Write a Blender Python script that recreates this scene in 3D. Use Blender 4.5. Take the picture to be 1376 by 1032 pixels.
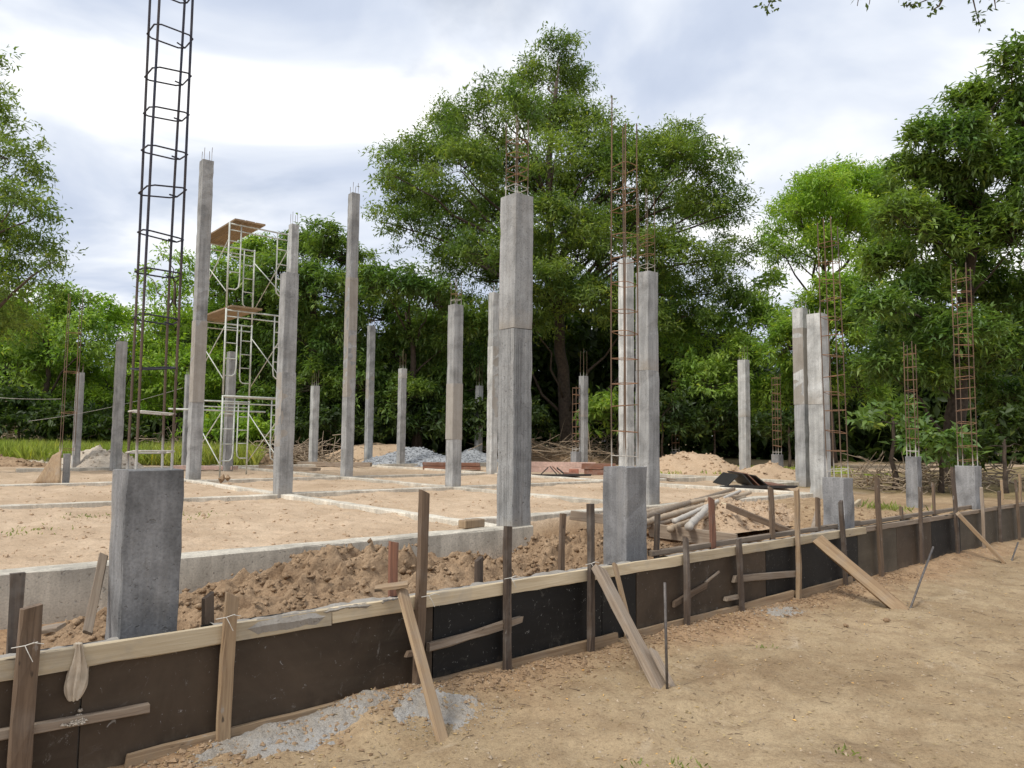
import bpy, math, random
import numpy as np
from mathutils import Vector, Matrix

S = bpy.context.scene
for o in list(bpy.data.objects): bpy.data.objects.remove(o)
random.seed(7)
RG = np.random.default_rng(11)
rad = math.radians

# ------------------------------------------------------------------ camera
# world: X runs along the front formwork, Y goes back into the plot, z = 0 is the plot level
EYE = Vector((0, 0, 1.0)); FOC = 989.6; PW, PH = 1376, 1032
PITCH, ROLL, YAW = rad(4.372), rad(.591), rad(49.49)
FWD = Vector((math.cos(PITCH)*math.cos(YAW), math.cos(PITCH)*math.sin(YAW), math.sin(PITCH)))
_r = FWD.cross(Vector((0, 0, 1))).normalized(); _u = _r.cross(FWD)
RGT = (_r*math.cos(ROLL) + _u*math.sin(ROLL)).normalized(); UPV = RGT.cross(FWD).normalized()
cd = bpy.data.cameras.new('camera'); cam = bpy.data.objects.new('camera', cd); S.collection.objects.link(cam)
cam.matrix_world = Matrix((RGT, UPV, -FWD)).transposed().to_4x4(); cam.location = EYE
cd.sensor_width = 36; cd.lens = 36*FOC/PW; cd.clip_end = 2000; cd.clip_start = .05
S.camera = cam

# ------------------------------------------------------------------ sky, sun, exposure
SUN_AZ, SUN_EL = math.atan2(-.12, -.99), rad(52)
w = bpy.data.worlds.new('World'); S.world = w; w.use_nodes = True
nt = w.node_tree; nt.nodes.clear()
def N(t, nt, **k):
    n = nt.nodes.new(t)
    for a, b in k.items(): setattr(n, a, b)
    return n
out = N('ShaderNodeOutputWorld', nt); bg = N('ShaderNodeBackground', nt); bg.inputs[1].default_value = .056
sky = N('ShaderNodeTexSky', nt, sky_type='NISHITA', sun_disc=False)
sky.sun_elevation = SUN_EL; sky.sun_rotation = math.pi/2 - SUN_AZ; sky.air_density = 1.0; sky.dust_density = .8
tc = N('ShaderNodeTexCoord', nt); sp = N('ShaderNodeSeparateXYZ', nt); nt.links.new(tc.outputs['Generated'], sp.inputs[0])
def math_(op, a, b=None, nt=nt, clamp=False):
    n = N('ShaderNodeMath', nt, operation=op, use_clamp=clamp)
    for i, v in enumerate((a, b)):
        if v is None: continue
        if isinstance(v, (int, float)): n.inputs[i].default_value = v
        else: nt.links.new(v, n.inputs[i])
    return n.outputs[0]
zz = math_('ADD', math_('MAXIMUM', sp.outputs[2], 0.0), .16)
cb = N('ShaderNodeCombineXYZ', nt)
nt.links.new(math_('DIVIDE', sp.outputs[0], zz), cb.inputs[0]); nt.links.new(math_('DIVIDE', sp.outputs[1], zz), cb.inputs[1])
cb.inputs[2].default_value = 7.3
def noise(nt, vec, scale, detail=5, rough=.55, dist=0.0):
    n = N('ShaderNodeTexNoise', nt); n.inputs['Scale'].default_value = scale; n.inputs['Detail'].default_value = detail
    n.inputs['Roughness'].default_value = rough; n.inputs['Distortion'].default_value = dist
    if vec is not None: nt.links.new(vec, n.inputs['Vector'])
    return n.outputs['Fac']
def ramp(nt, fac, stops, mode='LINEAR'):
    r = N('ShaderNodeValToRGB', nt); r.color_ramp.interpolation = mode
    while len(r.color_ramp.elements) < len(stops): r.color_ramp.elements.new(.5)
    for e, (p, c) in zip(r.color_ramp.elements, stops):
        e.position = p; e.color = (c, c, c, 1) if isinstance(c, (int, float)) else (*c, 1)
    nt.links.new(fac, r.inputs[0]); return r.outputs[0]
def mix(nt, fac, a, b, mode='MIX'):
    m = N('ShaderNodeMix', nt, data_type='RGBA', blend_type=mode)
    for i, v in ((0, fac), (6, a), (7, b)):
        if isinstance(v, (int, float)): m.inputs[i].default_value = v
        elif isinstance(v, tuple): m.inputs[i].default_value = (*v, 1) if len(v) == 3 else v
        else: nt.links.new(v, m.inputs[i])
    return m.outputs[2]
cover = ramp(nt, noise(nt, cb.outputs[0], .9, 7, .55, .4), [(.33, .55), (.46, 1.0)])
shade = ramp(nt, noise(nt, cb.outputs[0], 1.15, 6, .48, .5), [(.36, (5.0, 5.75, 7.3)), (.45, (6.1, 6.8, 8.2)), (.52, (8.0, 8.5, 9.4)), (.60, (11.3, 11.3, 11.3))])
skycol = mix(nt, cover, sky.outputs[0], shade)
nt.links.new(skycol, bg.inputs[0]); nt.links.new(bg.outputs[0], out.inputs[0])

sd = bpy.data.lights.new('sun', 'SUN'); sd.energy = 1.5; sd.angle = rad(14); sd.color = (1, .965, .90)
sun = bpy.data.objects.new('sun', sd); S.collection.objects.link(sun)
sdir = Vector((math.cos(SUN_EL)*math.cos(SUN_AZ), math.cos(SUN_EL)*math.sin(SUN_AZ), math.sin(SUN_EL)))
sun.rotation_euler = sdir.to_track_quat('Z', 'Y').to_euler(); sun.location = sdir*30
S.view_settings.view_transform = 'Standard'; S.view_settings.look = 'None'; S.view_settings.gamma = 1
S.view_settings.exposure = .93; S.view_settings.use_curve_mapping = False
S.render.engine = 'CYCLES'; S.cycles.use_denoising = True
S.cycles.max_bounces = 6; S.cycles.diffuse_bounces = 4; S.cycles.transmission_bounces = 4; S.cycles.sample_clamp_indirect = 4

# ------------------------------------------------------------------ helpers
def ray(px, py): return FWD + RGT*((px-PW/2)/FOC) - UPV*((py-PH/2)/FOC)
def gp(px, py, z=0.0):                       # the spot on level ground z seen there
    d = ray(px, py); t = (z-EYE.z)/d.z; return EYE + d*t
def at(px, py, depth): return EYE + ray(px, py)*depth
def wp(px, py, Y=4.05):                      # the spot on the upright plane Y
    d = ray(px, py); return EYE + d*(Y/d.y)
def height(P, py):                           # height above P.z that reaches image row py
    lo, hi = -1., 40.
    for _ in range(40):
        m = (lo+hi)/2; q = Vector((P.x, P.y, m)) - EYE
        if PH/2 - FOC*q.dot(UPV)/q.dot(FWD) > py: lo = m
        else: hi = m
    return lo
COL = S.collection
def obj(name, verts, faces, mat, parent=None, smooth=False, loc=None):
    me = bpy.data.meshes.new(name)
    me.from_pydata([tuple(v) for v in verts], [], faces); me.validate()
    if mat: me.materials.append(mat)
    if smooth: me.polygons.foreach_set('use_smooth', [True]*len(me.polygons))
    return link(name, me, parent, loc)
def link(name, me, parent=None, loc=None):
    o = bpy.data.objects.new(name, me); COL.objects.link(o)
    if parent: o.parent = parent
    if loc is not None: o.location = loc
    return o
def tag(o, label=None, cat=None, group=None, kind=None):
    for k, v in (('label', label), ('category', cat), ('group', group), ('kind', kind)):
        if v: o[k] = v
    return o
def thing(name, label, cat, loc=(0, 0, 0), group=None):
    o = bpy.data.objects.new(name, None); COL.objects.link(o); o.location = loc; o.empty_display_size = .2
    return tag(o, label, cat, group)
def basis(zdir, xhint=(1, 0, 0)):
    z = Vector(zdir).normalized(); x = Vector(xhint); x = (x - z*x.dot(z))
    if x.length < 1e-4: x = Vector((0, 1, 0)); x = x - z*x.dot(z)
    x.normalize(); y = z.cross(x); return Matrix((x, y, z)).transposed()
class MB:
    def __init__(s): s.v = []; s.f = []
    def tube(s, pts, r, n=6, cap=True):
        pts = [Vector(p) for p in pts]; b = len(s.v); prev = None
        for i, p in enumerate(pts):
            d = (pts[min(i+1, len(pts)-1)] - pts[max(i-1, 0)]).normalized()
            if prev is None:
                a = Vector((0, 0, 1)) if abs(d.z) < .9 else Vector((1, 0, 0)); x = d.cross(a).normalized()
            else: x = (prev - d*prev.dot(d)).normalized()
            prev = x; y = d.cross(x); rr = r[i] if isinstance(r, (list, tuple)) else r
            for k in range(n):
                a = 2*math.pi*k/n; s.v.append(p + x*(rr*math.cos(a)) + y*(rr*math.sin(a)))
        for i in range(len(pts)-1):
            for k in range(n):
                k2 = (k+1) % n; s.f.append((b+i*n+k, b+i*n+k2, b+(i+1)*n+k2, b+(i+1)*n+k))
        if cap:
            s.f.append(tuple(b+k for k in range(n))[::-1]); s.f.append(tuple(b+(len(pts)-1)*n+k for k in range(n)))
        return s
    def box(s, a, b):
        i = len(s.v)
        for z in (a[2], b[2]):
            for x, y in ((a[0], a[1]), (b[0], a[1]), (b[0], b[1]), (a[0], b[1])): s.v.append(Vector((x, y, z)))
        for q in ((3, 2, 1, 0), (4, 5, 6, 7), (0, 1, 5, 4), (1, 2, 6, 5), (2, 3, 7, 6), (3, 0, 4, 7)): s.f.append(tuple(i+k for k in q))
        return s
    def rock(s, c, r, rng=random):
        i = len(s.v); sx, sy, sz = (r*rng.uniform(.6, 1.3) for _ in range(3))
        for d in ((1, 0, 0), (-1, 0, 0), (0, 1, 0), (0, -1, 0), (0, 0, 1), (0, 0, -1)):
            q = [d[0]*sx + rng.uniform(-.35, .35)*r, d[1]*sy + rng.uniform(-.35, .35)*r, d[2]*sz*.75 + rng.uniform(-.25, .25)*r]
            s.v.append(Vector(c) + Vector(q))
        for q in ((0, 2, 4), (2, 1, 4), (1, 3, 4), (3, 0, 4), (2, 0, 5), (1, 2, 5), (3, 1, 5), (0, 3, 5)): s.f.append(tuple(i+k for k in q))
        return s
    def build(s, name, mat, parent=None, smooth=False, loc=None): return obj(name, s.v, s.f, mat, parent, smooth, loc)

def vnoise(x, y, seed=0):
    xi = np.floor(x).astype(np.int64); yi = np.floor(y).astype(np.int64); fx = x-xi; fy = y-yi
    fx = fx*fx*(3-2*fx); fy = fy*fy*(3-2*fy)
    def h(a, b):
        n = (a*374761393 + b*668265263 + seed*974634777) & 0x7fffffff
        n = ((n ^ (n >> 13))*1274126177) & 0x7fffffff
        return ((n ^ (n >> 16)) & 0xffff)/65535.0
    return (h(xi, yi)*(1-fx)+h(xi+1, yi)*fx)*(1-fy) + (h(xi, yi+1)*(1-fx)+h(xi+1, yi+1)*fx)*fy - .5
def fbm(x, y, sc, oct=4, seed=0, gain=.5):
    s = 0; a = 1.
    for i in range(oct): s = s + a*vnoise(x*sc, y*sc, seed+i*17); sc *= 2.03; a *= gain
    return s

# ------------------------------------------------------------------ materials
def newmat(name):
    m = bpy.data.materials.new(name); m.use_nodes = True; nt = m.node_tree; nt.nodes.clear()
    o = N('ShaderNodeOutputMaterial', nt); p = N('ShaderNodeBsdfPrincipled', nt); nt.links.new(p.outputs[0], o.inputs[0])
    return m, nt, p
def coords(nt, scale=(1, 1, 1), rnd=True):
    tc = N('ShaderNodeTexCoord', nt); mp = N('ShaderNodeMapping', nt); mp.inputs['Scale'].default_value = scale
    nt.links.new(tc.outputs['Object'], mp.inputs[0])
    if rnd:
        oi = N('ShaderNodeObjectInfo', nt); v = N('ShaderNodeVectorMath', nt, operation='SCALE'); v.inputs[0].default_value = (37, 53, 71)
        nt.links.new(oi.outputs['Random'], v.inputs['Scale']); nt.links.new(v.outputs[0], mp.inputs['Location'])
    return mp.outputs[0]
def bump(nt, p, h, strength=.4, dist=.01):
    b = N('ShaderNodeBump', nt); b.inputs['Strength'].default_value = strength; b.inputs['Distance'].default_value = dist
    nt.links.new(h, b.inputs['Height']); nt.links.new(b.outputs[0], p.inputs['Normal'])
def concrete(name, col, dark=.62, streak=.75, soil=True, warm=(.30, .25, .19), freq=(14, 14, .7), bs=.55):
    m, nt, p = newmat(name)
    c = coords(nt); cs = coords(nt, freq)
    a = ramp(nt, noise(nt, c, 2.2, 8, .62, .4), [(.34, dark), (.5, 1.0), (.66, 1.25)])
    s = ramp(nt, noise(nt, cs, 1.0, 4, .6), [(.36, streak), (.5, 1.0), (.66, 1.2)])
    k = mix(nt, 1.0, mix(nt, 1.0, (*col,), a, 'MULTIPLY'), s, 'MULTIPLY')
    f = noise(nt, c, 70, 3, .6); k = mix(nt, 1.0, k, ramp(nt, f, [(.25, .72), (.5, 1.0), (.75, 1.15)]), 'MULTIPLY')
    oi = N('ShaderNodeObjectInfo', nt); k = mix(nt, 1.0, k, ramp(nt, oi.outputs['Random'], [(0., .84), (1., 1.16)]), 'MULTIPLY')
    pit = ramp(nt, noise(nt, c, 38, 2, .5), [(.66, 0.0), (.72, 1.0)]); k = mix(nt, math_('MULTIPLY', pit, .45, nt), k, (.09, .085, .08))
    hc = math_('MULTIPLY', ramp(nt, noise(nt, c, 3.1, 4, .6), [(.60, 0.0), (.68, 1.0)]), ramp(nt, noise(nt, c, 60, 3, .6), [(.5, 0.0), (.56, .6)]), nt); k = mix(nt, hc, k, (.13, .125, .115))
    # brown rain-washed patches and pale lime bloom
    k = mix(nt, ramp(nt, noise(nt, coords(nt, (5, 5, .9)), 1.0, 5, .6), [(.56, 0.0), (.72, .3)]), k, (.38, .345, .30))
    if soil:
        tcx = N('ShaderNodeTexCoord', nt); sx = N('ShaderNodeSeparateXYZ', nt); nt.links.new(tcx.outputs['Object'], sx.inputs[0])
        hh = math_('ADD', sx.outputs[2], math_('MULTIPLY', noise(nt, c, 6, 3), .5, nt), nt)
        k = mix(nt, ramp(nt, hh, [(.22, .55), (.52, 0.0)]), k, warm)
    nt.links.new(k, p.inputs['Base Color']); p.inputs['Roughness'].default_value = .88
    hsum = math_('ADD', math_('ADD', math_('MULTIPLY', f, .5, nt), s, nt), math_('MULTIPLY', pit, -1.2, nt), nt)
    bump(nt, p, hsum, bs, .006); return m
CONC = concrete('concrete_grey', (.30, .298, .288), .66, .80); CONC_P = concrete('concrete_pale', (.43, .427, .405), .72, .84)
CONC_V = concrete('concrete_board_marked', (.30, .298, .288), .66, .6, True, freq=(75, 75, .5), bs=.9); CONC_F = concrete('concrete_fresh', (.225, .222, .22), .55, .84, False); CONC_B = concrete('concrete_beam', (.55, .50, .41), .75, .9, False)
def wood(name, col, dark, rough=.82, grime=.3):
    m, nt, p = newmat(name); g = coords(nt, (38, 38, 1.4)); c = coords(nt)
    k = mix(nt, ramp(nt, noise(nt, g, 1.0, 6, .62, 1.2), [(.32, 0.0), (.66, 1.0)]), dark, col)
    k = mix(nt, ramp(nt, noise(nt, c, 5, 5, .6), [(.5, 0.0), (.72, grime)]), k, (.30, .28, .25)); k = mix(nt, ramp(nt, noise(nt, coords(nt, (16, 16, 6)), 1.0, 4, .6), [(.66, 0.0), (.72, .55)]), k, (.36, .34, .31)); k = mix(nt, ramp(nt, noise(nt, coords(nt, (22, 22, 7)), 1.0, 2, .5), [(.70, 0.0), (.74, .8)]), k, (.035, .025, .018))
    oi = N('ShaderNodeObjectInfo', nt)
    k = mix(nt, 1.0, k, ramp(nt, oi.outputs['Random'], [(0., .8), (1., 1.15)]), 'MULTIPLY')
    nt.links.new(k, p.inputs['Base Color']); p.inputs['Roughness'].default_value = rough
    bump(nt, p, noise(nt, g, 1.0, 6, .62, 1.2), .5, .004); return m
W_PINE = wood('pine', (.60, .50, .345), (.46, .36, .225), .8, .5); W_MID = wood('brown_wood', (.175, .118, .075), (.085, .055, .034), .82, .12)
W_DARK = wood('dark_wood', (.115, .08, .055), (.045, .032, .024)); W_GREY = wood('grey_wood', (.33, .26, .19), (.18, .13, .09))
W_RED = wood('red_wood', (.26, .12, .07), (.13, .06, .04)); W_TAN = wood('tan_wood', (.38, .27, .16), (.23, .15, .085))
def ply(name, col, dust):
    m, nt, p = newmat(name); c = coords(nt); g = coords(nt, (1.2, 8, 9))
    k = mix(nt, ramp(nt, noise(nt, c, 1.6, 6, .65, .5), [(.3, 0.0), (.7, 1.0)]), tuple(x*.5 for x in col), tuple(x*1.35 for x in col))
    k = mix(nt, ramp(nt, noise(nt, g, 1.0, 5, .6), [(.5, 0.0), (.8, .35)]), k, dust)
    k = mix(nt, ramp(nt, noise(nt, coords(nt, (3, 3, 3)), 1.0, 8, .75, 1.5), [(.60, 0.0), (.70, .28)]), k, (.24, .22, .19))
    scr = ramp(nt, noise(nt, coords(nt, (7, 7, 3.2)), 1.0, 9, .78, 2.5), [(.625, 0.0), (.69, .5)]); k = mix(nt, scr, k, (.33, .31, .28))
    fl = ramp(nt, noise(nt, c, 26, 4, .7, 1.), [(.655, 0.0), (.71, .7)]); k = mix(nt, fl, k, (.38, .37, .35))
    tcx = N('ShaderNodeTexCoord', nt); sx = N('ShaderNodeSeparateXYZ', nt); nt.links.new(tcx.outputs['Object'], sx.inputs[0])
    hh = math_('ADD', sx.outputs[2], math_('MULTIPLY', noise(nt, coords(nt, (9, 9, 4)), 1.0, 5, .7), .34, nt), nt)
    k = mix(nt, ramp(nt, hh, [(.16, .6), (.34, 0.0)]), k, (.22, .17, .115))
    nt.links.new(k, p.inputs['Base Color']); p.inputs['Roughness'].default_value = .6; p.inputs['Specular IOR Level'].default_value = .3
    bump(nt, p, noise(nt, c, 18, 5, .6), .25, .004); return m
PLY_BROWN = ply('ply_brown', (.066, .046, .030), (.105, .083, .058)); PLY_BLACK = ply('ply_black', (.010, .0098, .0098), (.034, .032, .03))
PLY_GREY = ply('ply_grey', (.082, .066, .046), (.15, .125, .09))
def plain(name, col, rough=.8, var=.25, sc=12, metal=0, b=.3):
    m, nt, p = newmat(name); c = coords(nt); n = noise(nt, c, sc, 5, .6)
    k = mix(nt, 1.0, (*col,), ramp(nt, n, [(.3, 1-var), (.7, 1+var)]), 'MULTIPLY')
    nt.links.new(k, p.inputs['Base Color']); p.inputs['Roughness'].default_value = rough; p.inputs['Metallic'].default_value = metal
    bump(nt, p, n, b, .006); return m
def rebar_mat(name, steel, rust, cement_to):
    m, nt, p = newmat(name); c = coords(nt); tcx = N('ShaderNodeTexCoord', nt); sx = N('ShaderNodeSeparateXYZ', nt)
    nt.links.new(tcx.outputs['Object'], sx.inputs[0])
    k = mix(nt, ramp(nt, noise(nt, coords(nt, (9, 9, 2.2)), 1.0, 5, .65), [(.4, 0.0), (.6, 1.0)]), steel, rust)
    rl = math_('ADD', sx.outputs[2], math_('MULTIPLY', noise(nt, coords(nt, (6, 6, 1.5)), 1.0, 3), .9, nt), nt); k = mix(nt, ramp(nt, math_('MULTIPLY', rl, .5, nt), [(.62, .85), (.85, 0.0)]), k, (.13, .085, .055))
    hh = math_('ADD', sx.outputs[2], math_('MULTIPLY', noise(nt, coords(nt, (20, 20, 3)), 1.0, 3), .5, nt), nt)
    k = mix(nt, ramp(nt, hh, [(cement_to*.8, 1.0), (cement_to*1.15, 0.0)]), k, (.50, .47, .42))
    nt.links.new(k, p.inputs['Base Color']); p.inputs['Roughness'].default_value = .8; p.inputs['Metallic'].default_value = .1
    bump(nt, p, noise(nt, coords(nt, (1, 1, 110)), 1.0, 1), .5, .004); return m
BAR_RUST = rebar_mat('rebar_rust', (.10, .075, .057), (.19, .112, .065), .45); BAR_BLUE = rebar_mat('rebar_dark', (.022, .027, .05), (.05, .042, .045), .40)
RING_RUST = plain('stirrup_rust', (.26, .14, .075), .85, .4); RING_DARK = plain('stirrup_dark', (.03, .03, .042), .8, .4); RING_CEM = plain('stirrup_cement', (.52, .48, .42), .9, .3)
STEEL = plain('steel_rod', (.12, .105, .095), .6, .4, 20, .4); SCAF = plain("scaffold_paint", (.56, .57, .51), .6, .3, 6)
SAND = None
BLACKSHEET = plain('black_steel_sheet', (.02, .018, .017), .5, .4); BRICK = plain('brick', (.40, .17, .11), .9, .3); PINKB = plain('pinkish_board', (.55, .38, .31), .85, .2)
PAPER = plain('cement_paper', (.50, .42, .32), .9, .25, 9); WIRE = plain('binding_wire', (.55, .52, .46), .6, .2)
GRAVEL = plain('gravel_stone', (.33, .34, .35), .9, .35, 30)
def earth(name, c1, c2, c3, sc=1.0, pebble=.5):
    m, nt, p = newmat(name); c = coords(nt, (sc,)*3)
    k = mix(nt, ramp(nt, noise(nt, c, 1.3, 8, .65, .5), [(.32, 0.0), (.66, 1.0)]), c1, c2)
    k = mix(nt, ramp(nt, noise(nt, c, 14, 5, .7), [(.5, 0.0), (.75, .7)]), k, c3)
    f = noise(nt, c, 60, 4, .7); k = mix(nt, 1.0, k, ramp(nt, f, [(.3, .66), (.5, 1.0), (.72, 1.2)]), 'MULTIPLY')
    nt.links.new(k, p.inputs['Base Color']); p.inputs['Roughness'].default_value = .95; p.inputs['Specular IOR Level'].default_value = .15
    bump(nt, p, math_('ADD', math_('MULTIPLY', f, .5, nt), noise(nt, c, 14, 6, .7), nt), .9, .02); return m
SOIL = earth('dug_soil', (.24, .155, .09), (.40, .28, .175), (.155, .095, .055)); SANDM = earth('heaped_sand', (.46, .325, .21), (.54, .40, .27), (.37, .25, .155))
CEMENT = earth('spilt_cement', (.32, .26, .19), (.44, .43, .41), (.34, .30, .25), 2.0)
PALE = earth('pale_spoil', (.50, .42, .33), (.60, .52, .42), (.40, .33, .25))

def leafmat(name, col, young, gloss=.35, trans=.42):
    m = bpy.data.materials.new(name); m.use_nodes = True; nt = m.node_tree; nt.nodes.clear()
    o = N('ShaderNodeOutputMaterial', nt); geo = N('ShaderNodeNewGeometry', nt); tcx = N('ShaderNodeTexCoord', nt)
    cl = ramp(nt, noise(nt, tcx.outputs['Object'], .55, 3, .6), [(.38, 0.0), (.62, .9)])
    k = mix(nt, cl, (*col,), (*young,))
    k = mix(nt, 1.0, k, ramp(nt, geo.outputs['Random Per Island'], [(0., .62), (.5, 1.0), (.93, 1.35), (1., (2.0, 1.5, .8))]), 'MULTIPLY')
    p = N('ShaderNodeBsdfPrincipled', nt); nt.links.new(k, p.inputs['Base Color']); p.inputs['Roughness'].default_value = .5
    p.inputs['Specular IOR Level'].default_value = gloss
    t = N('ShaderNodeBsdfTranslucent', nt); nt.links.new(mix(nt, 1.0, k, (1.5, 1.6, .7), 'MULTIPLY'), t.inputs[0])
    ms = N('ShaderNodeMixShader', nt); ms.inputs[0].default_value = trans
    nt.links.new(p.outputs[0], ms.inputs[1]); nt.links.new(t.outputs[0], ms.inputs[2]); nt.links.new(ms.outputs[0], o.inputs[0]); return m
L_TAM = leafmat('tamarind_leaf', (.088, .15, .036), (.21, .275, .06)); L_MANGO = leafmat('mango_leaf', (.092, .17, .046), (.20, .28, .065), .6, .38)
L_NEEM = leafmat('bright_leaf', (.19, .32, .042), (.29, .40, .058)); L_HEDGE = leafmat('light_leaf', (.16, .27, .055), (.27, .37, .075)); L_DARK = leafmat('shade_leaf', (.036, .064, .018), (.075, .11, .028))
GRASS = leafmat('grass_blade', (.26, .33, .07), (.38, .40, .11), .2, .4); WEED = leafmat('weed_leaf', (.15, .20, .05), (.24, .27, .08), .2, .3); DRYLEAF = leafmat('dry_leaf', (.32, .21, .10), (.45, .34, .17), .2, .1)
BARK = plain('bark', (.07, .05, .036), .95, .5, 9, 0, .9); TWIG = plain('dry_twig', (.30, .23, .16), .95, .35)

# ------------------------------------------------------------------ ground
def smooth(a, b, x):
    t = np.clip((x-a)/(b-a), 0, 1); return t*t*(3-2*t)
def bumpf(x, y, cx, cy, rx, ry, h): return h*np.exp(-(((x-cx)/rx)**2 + ((y-cy)/ry)**2))
def ground_h(x, y):
    rut = .030*(np.exp(-((y-2.55-.12*np.sin(x*.5))/.16)**2) + np.exp(-((y-1.05-.12*np.sin(x*.5+.4))/.16)**2))*(1+1.2*vnoise(x*1.7, y*1.7, 12))
    road = -.655 + .035*fbm(x, y, .7, 3, 3) + .030*fbm(x, y, 3.2, 5, 5, .62) - rut
    berm = 0.07*np.exp(-((4.05-y)/.20)**2)*(.3 + 1.3*(vnoise(x*1.1, y*0+.5, 8)+.25)) + .02*np.exp(-((4.05-y)/.5)**2)
    road = road + np.where(y < 4.2, berm, 0) + bumpf(x, y, 2.45, 3.9, .4, .22, .07)
    far = smooth(22, 34, x); road = road*(1-far) - .1*far
    inner = np.where(x < 5.7, 6.35, 7.25); trench = -.36 + .30*smooth(8.5, 11.5, x) + .05*fbm(x, y, 2.5, 5, 9, .6)
    trench = trench + bumpf(x, y, 10.6, 6.0, 1.3, .8, .10) + bumpf(x, y, 6.2, 5.9, 1.0, .6, .26)*(1+.5*fbm(x, y, 5, 4, 2, .6))
    plot = -.05 + .035*fbm(x, y, .8, 3, 21) + .045*fbm(x, y, 3.5, 5, 23, .6)
    z = np.where(y < 4.2, road, np.where(y < inner, trench, plot))
    right = smooth(15.5, 18, x)*(y > 4.2); z = z*(1-right) + (-.10 + .08*fbm(x, y, 1.2, 4, 31))*right
    wild = smooth(31, 36, y + .35*x)*(y > 8); z = z*(1-wild) + (.10*fbm(x, y, .3, 4, 41) + .05)*wild
    return z
def axis(lo, a, b, hi, st, g):
    v = list(np.arange(a, b, st)); s = st; q = b
    while q < hi: v.append(q); s *= g; q += s
    s = st; q = a; u = []
    while q > lo: s *= g; q -= s; u.append(q)
    return np.array(sorted(u)+v)
def make_ground():
    xs = axis(-600, -.5, 11.5, 900, .04, 1.035); ys = axis(-600, .6, 7.5, 900, .04, 1.035)
    xs = np.array(sorted(list(xs)+[5.7, 5.72])); ys = np.array(sorted(list(ys)+[4.17, 4.21, 6.34, 6.36, 7.24, 7.26]))
    X, Y = np.meshgrid(xs, ys); x = X.ravel(); y = Y.ravel(); z = ground_h(x, y)
    nx, ny = len(xs), len(ys); i = np.arange(ny-1)[:, None]*nx + np.arange(nx-1)[None, :]; i = i.ravel()
    q = np.stack([i, i+1, i+nx+1, i+nx], 1)
    me = bpy.data.meshes.new('ground'); me.vertices.add(len(x)); me.vertices.foreach_set('co', np.stack([x, y, z], 1).astype(np.float32).ravel())
    me.loops.add(q.size); me.loops.foreach_set('vertex_index', q.ravel().astype(np.int32)); me.polygons.add(len(q))
    me.polygons.foreach_set('loop_start', (np.arange(len(q))*4).astype(np.int32)); me.polygons.foreach_set('use_smooth', np.ones(len(q), bool)); me.update()
    a = me.color_attributes.new('region', 'FLOAT_COLOR', 'POINT')
    inner = np.where(x < 5.7, 6.35, 7.25)
    plot = (y > inner)*1.0*(1-smooth(15.5, 18, x + .6*fbm(x, y, .8, 3, 77))*(y < 11))
    plot = plot*(1-smooth(30, 33, y+.35*x + 3*fbm(x, y, .25, 3, 51)))
    heap = ((y > 4.2) & (y <= inner))*(1-smooth(8, 11, x)*.6) + (y <= 4.2)*np.clip(np.exp(-((4.1-y)/.42)**2)*1.1 + 1.1*fbm(x, y, 1.3, 4, 66)*np.exp(-((4.1-y)/.9)**2), 0, .85)*(1-smooth(12, 16, x))
    wild = smooth(31, 35, y+.35*x + 3*fbm(x, y, .25, 3, 51))*(y > 5) + smooth(16, 19, x + 1.5*fbm(x, y, .8, 3, 78))*(y > 4.4)*(y < 12)
    c = np.stack([plot, heap, np.clip(wild, 0, 1), np.ones_like(x)], 1).astype(np.float32); a.data.foreach_set('color', c.ravel())
    m, nt, p = newmat('earth_ground'); at_ = N('ShaderNodeAttribute', nt, attribute_name='region'); sr = N('ShaderNodeSeparateColor', nt); nt.links.new(at_.outputs['Color'], sr.inputs[0])
    c = coords(nt, rnd=False)
    big = ramp(nt, noise(nt, c, .55, 6, .6, .6), [(.33, 0.0), (.64, 1.0)]); med = ramp(nt, noise(nt, c, 4.5, 7, .68, .4), [(.42, 0.0), (.68, 1.0)])
    fine = noise(nt, c, 42, 4, .72); grain = noise(nt, c, 150, 2, .6)
    road = mix(nt, big, (.28, .20, .115), (.41, .31, .19)); road = mix(nt, math_('MULTIPLY', med, .55, nt), road, (.20, .13, .072))
    road = mix(nt, ramp(nt, noise(nt, c, 1.7, 7, .7, 1.), [(.58, 0.0), (.72, .55)]), road, (.53, .43, .31))
    road = mix(nt, ramp(nt, noise(nt, c, .9, 6, .62, .8), [(.56, 0.0), (.68, .55)]), road, (.19, .125, .07))
    sand = mix(nt, big, (.43, .312, .205), (.585, .445, .31)); sand = mix(nt, math_('MULTIPLY', med, .45, nt), sand, (.34, .235, .15))
    heap = mix(nt, med, (.40, .26, .15), (.24, .145, .08))
    wild = mix(nt, med, (.20, .14, .08), (.13, .12, .045)); wild = mix(nt, big, wild, (.27, .205, .10))
    k = mix(nt, sr.outputs[0], road, sand); k = mix(nt, sr.outputs[1], k, heap); k = mix(nt, sr.outputs[2], k, wild)
    k = mix(nt, 1.0, k, ramp(nt, fine, [(.3, .72), (.48, 1.0), (.70, 1.12)]), 'MULTIPLY')
    k = mix(nt, 1.0, k, ramp(nt, grain, [(.3, .82), (.5, 1.0), (.7, 1.12)]), 'MULTIPLY')
    k = mix(nt, ramp(nt, noise(nt, c, 23, 2, .4), [(.69, 0.0), (.73, .7)]), k, (.15, .10, .06))
    nt.links.new(k, p.inputs['Base Color']); p.inputs['Roughness'].default_value = .95; p.inputs['Specular IOR Level'].default_value = .15
    bump(nt, p, math_('ADD', math_('MULTIPLY', fine, .6, nt), noise(nt, c, 9, 6, .7), nt), .75, .02)
    me.materials.append(m); tag(link('ground', me), kind='structure')
make_ground()
def gz(x, y): return float(ground_h(np.array([float(x)]), np.array([float(y)]))[0])

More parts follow.
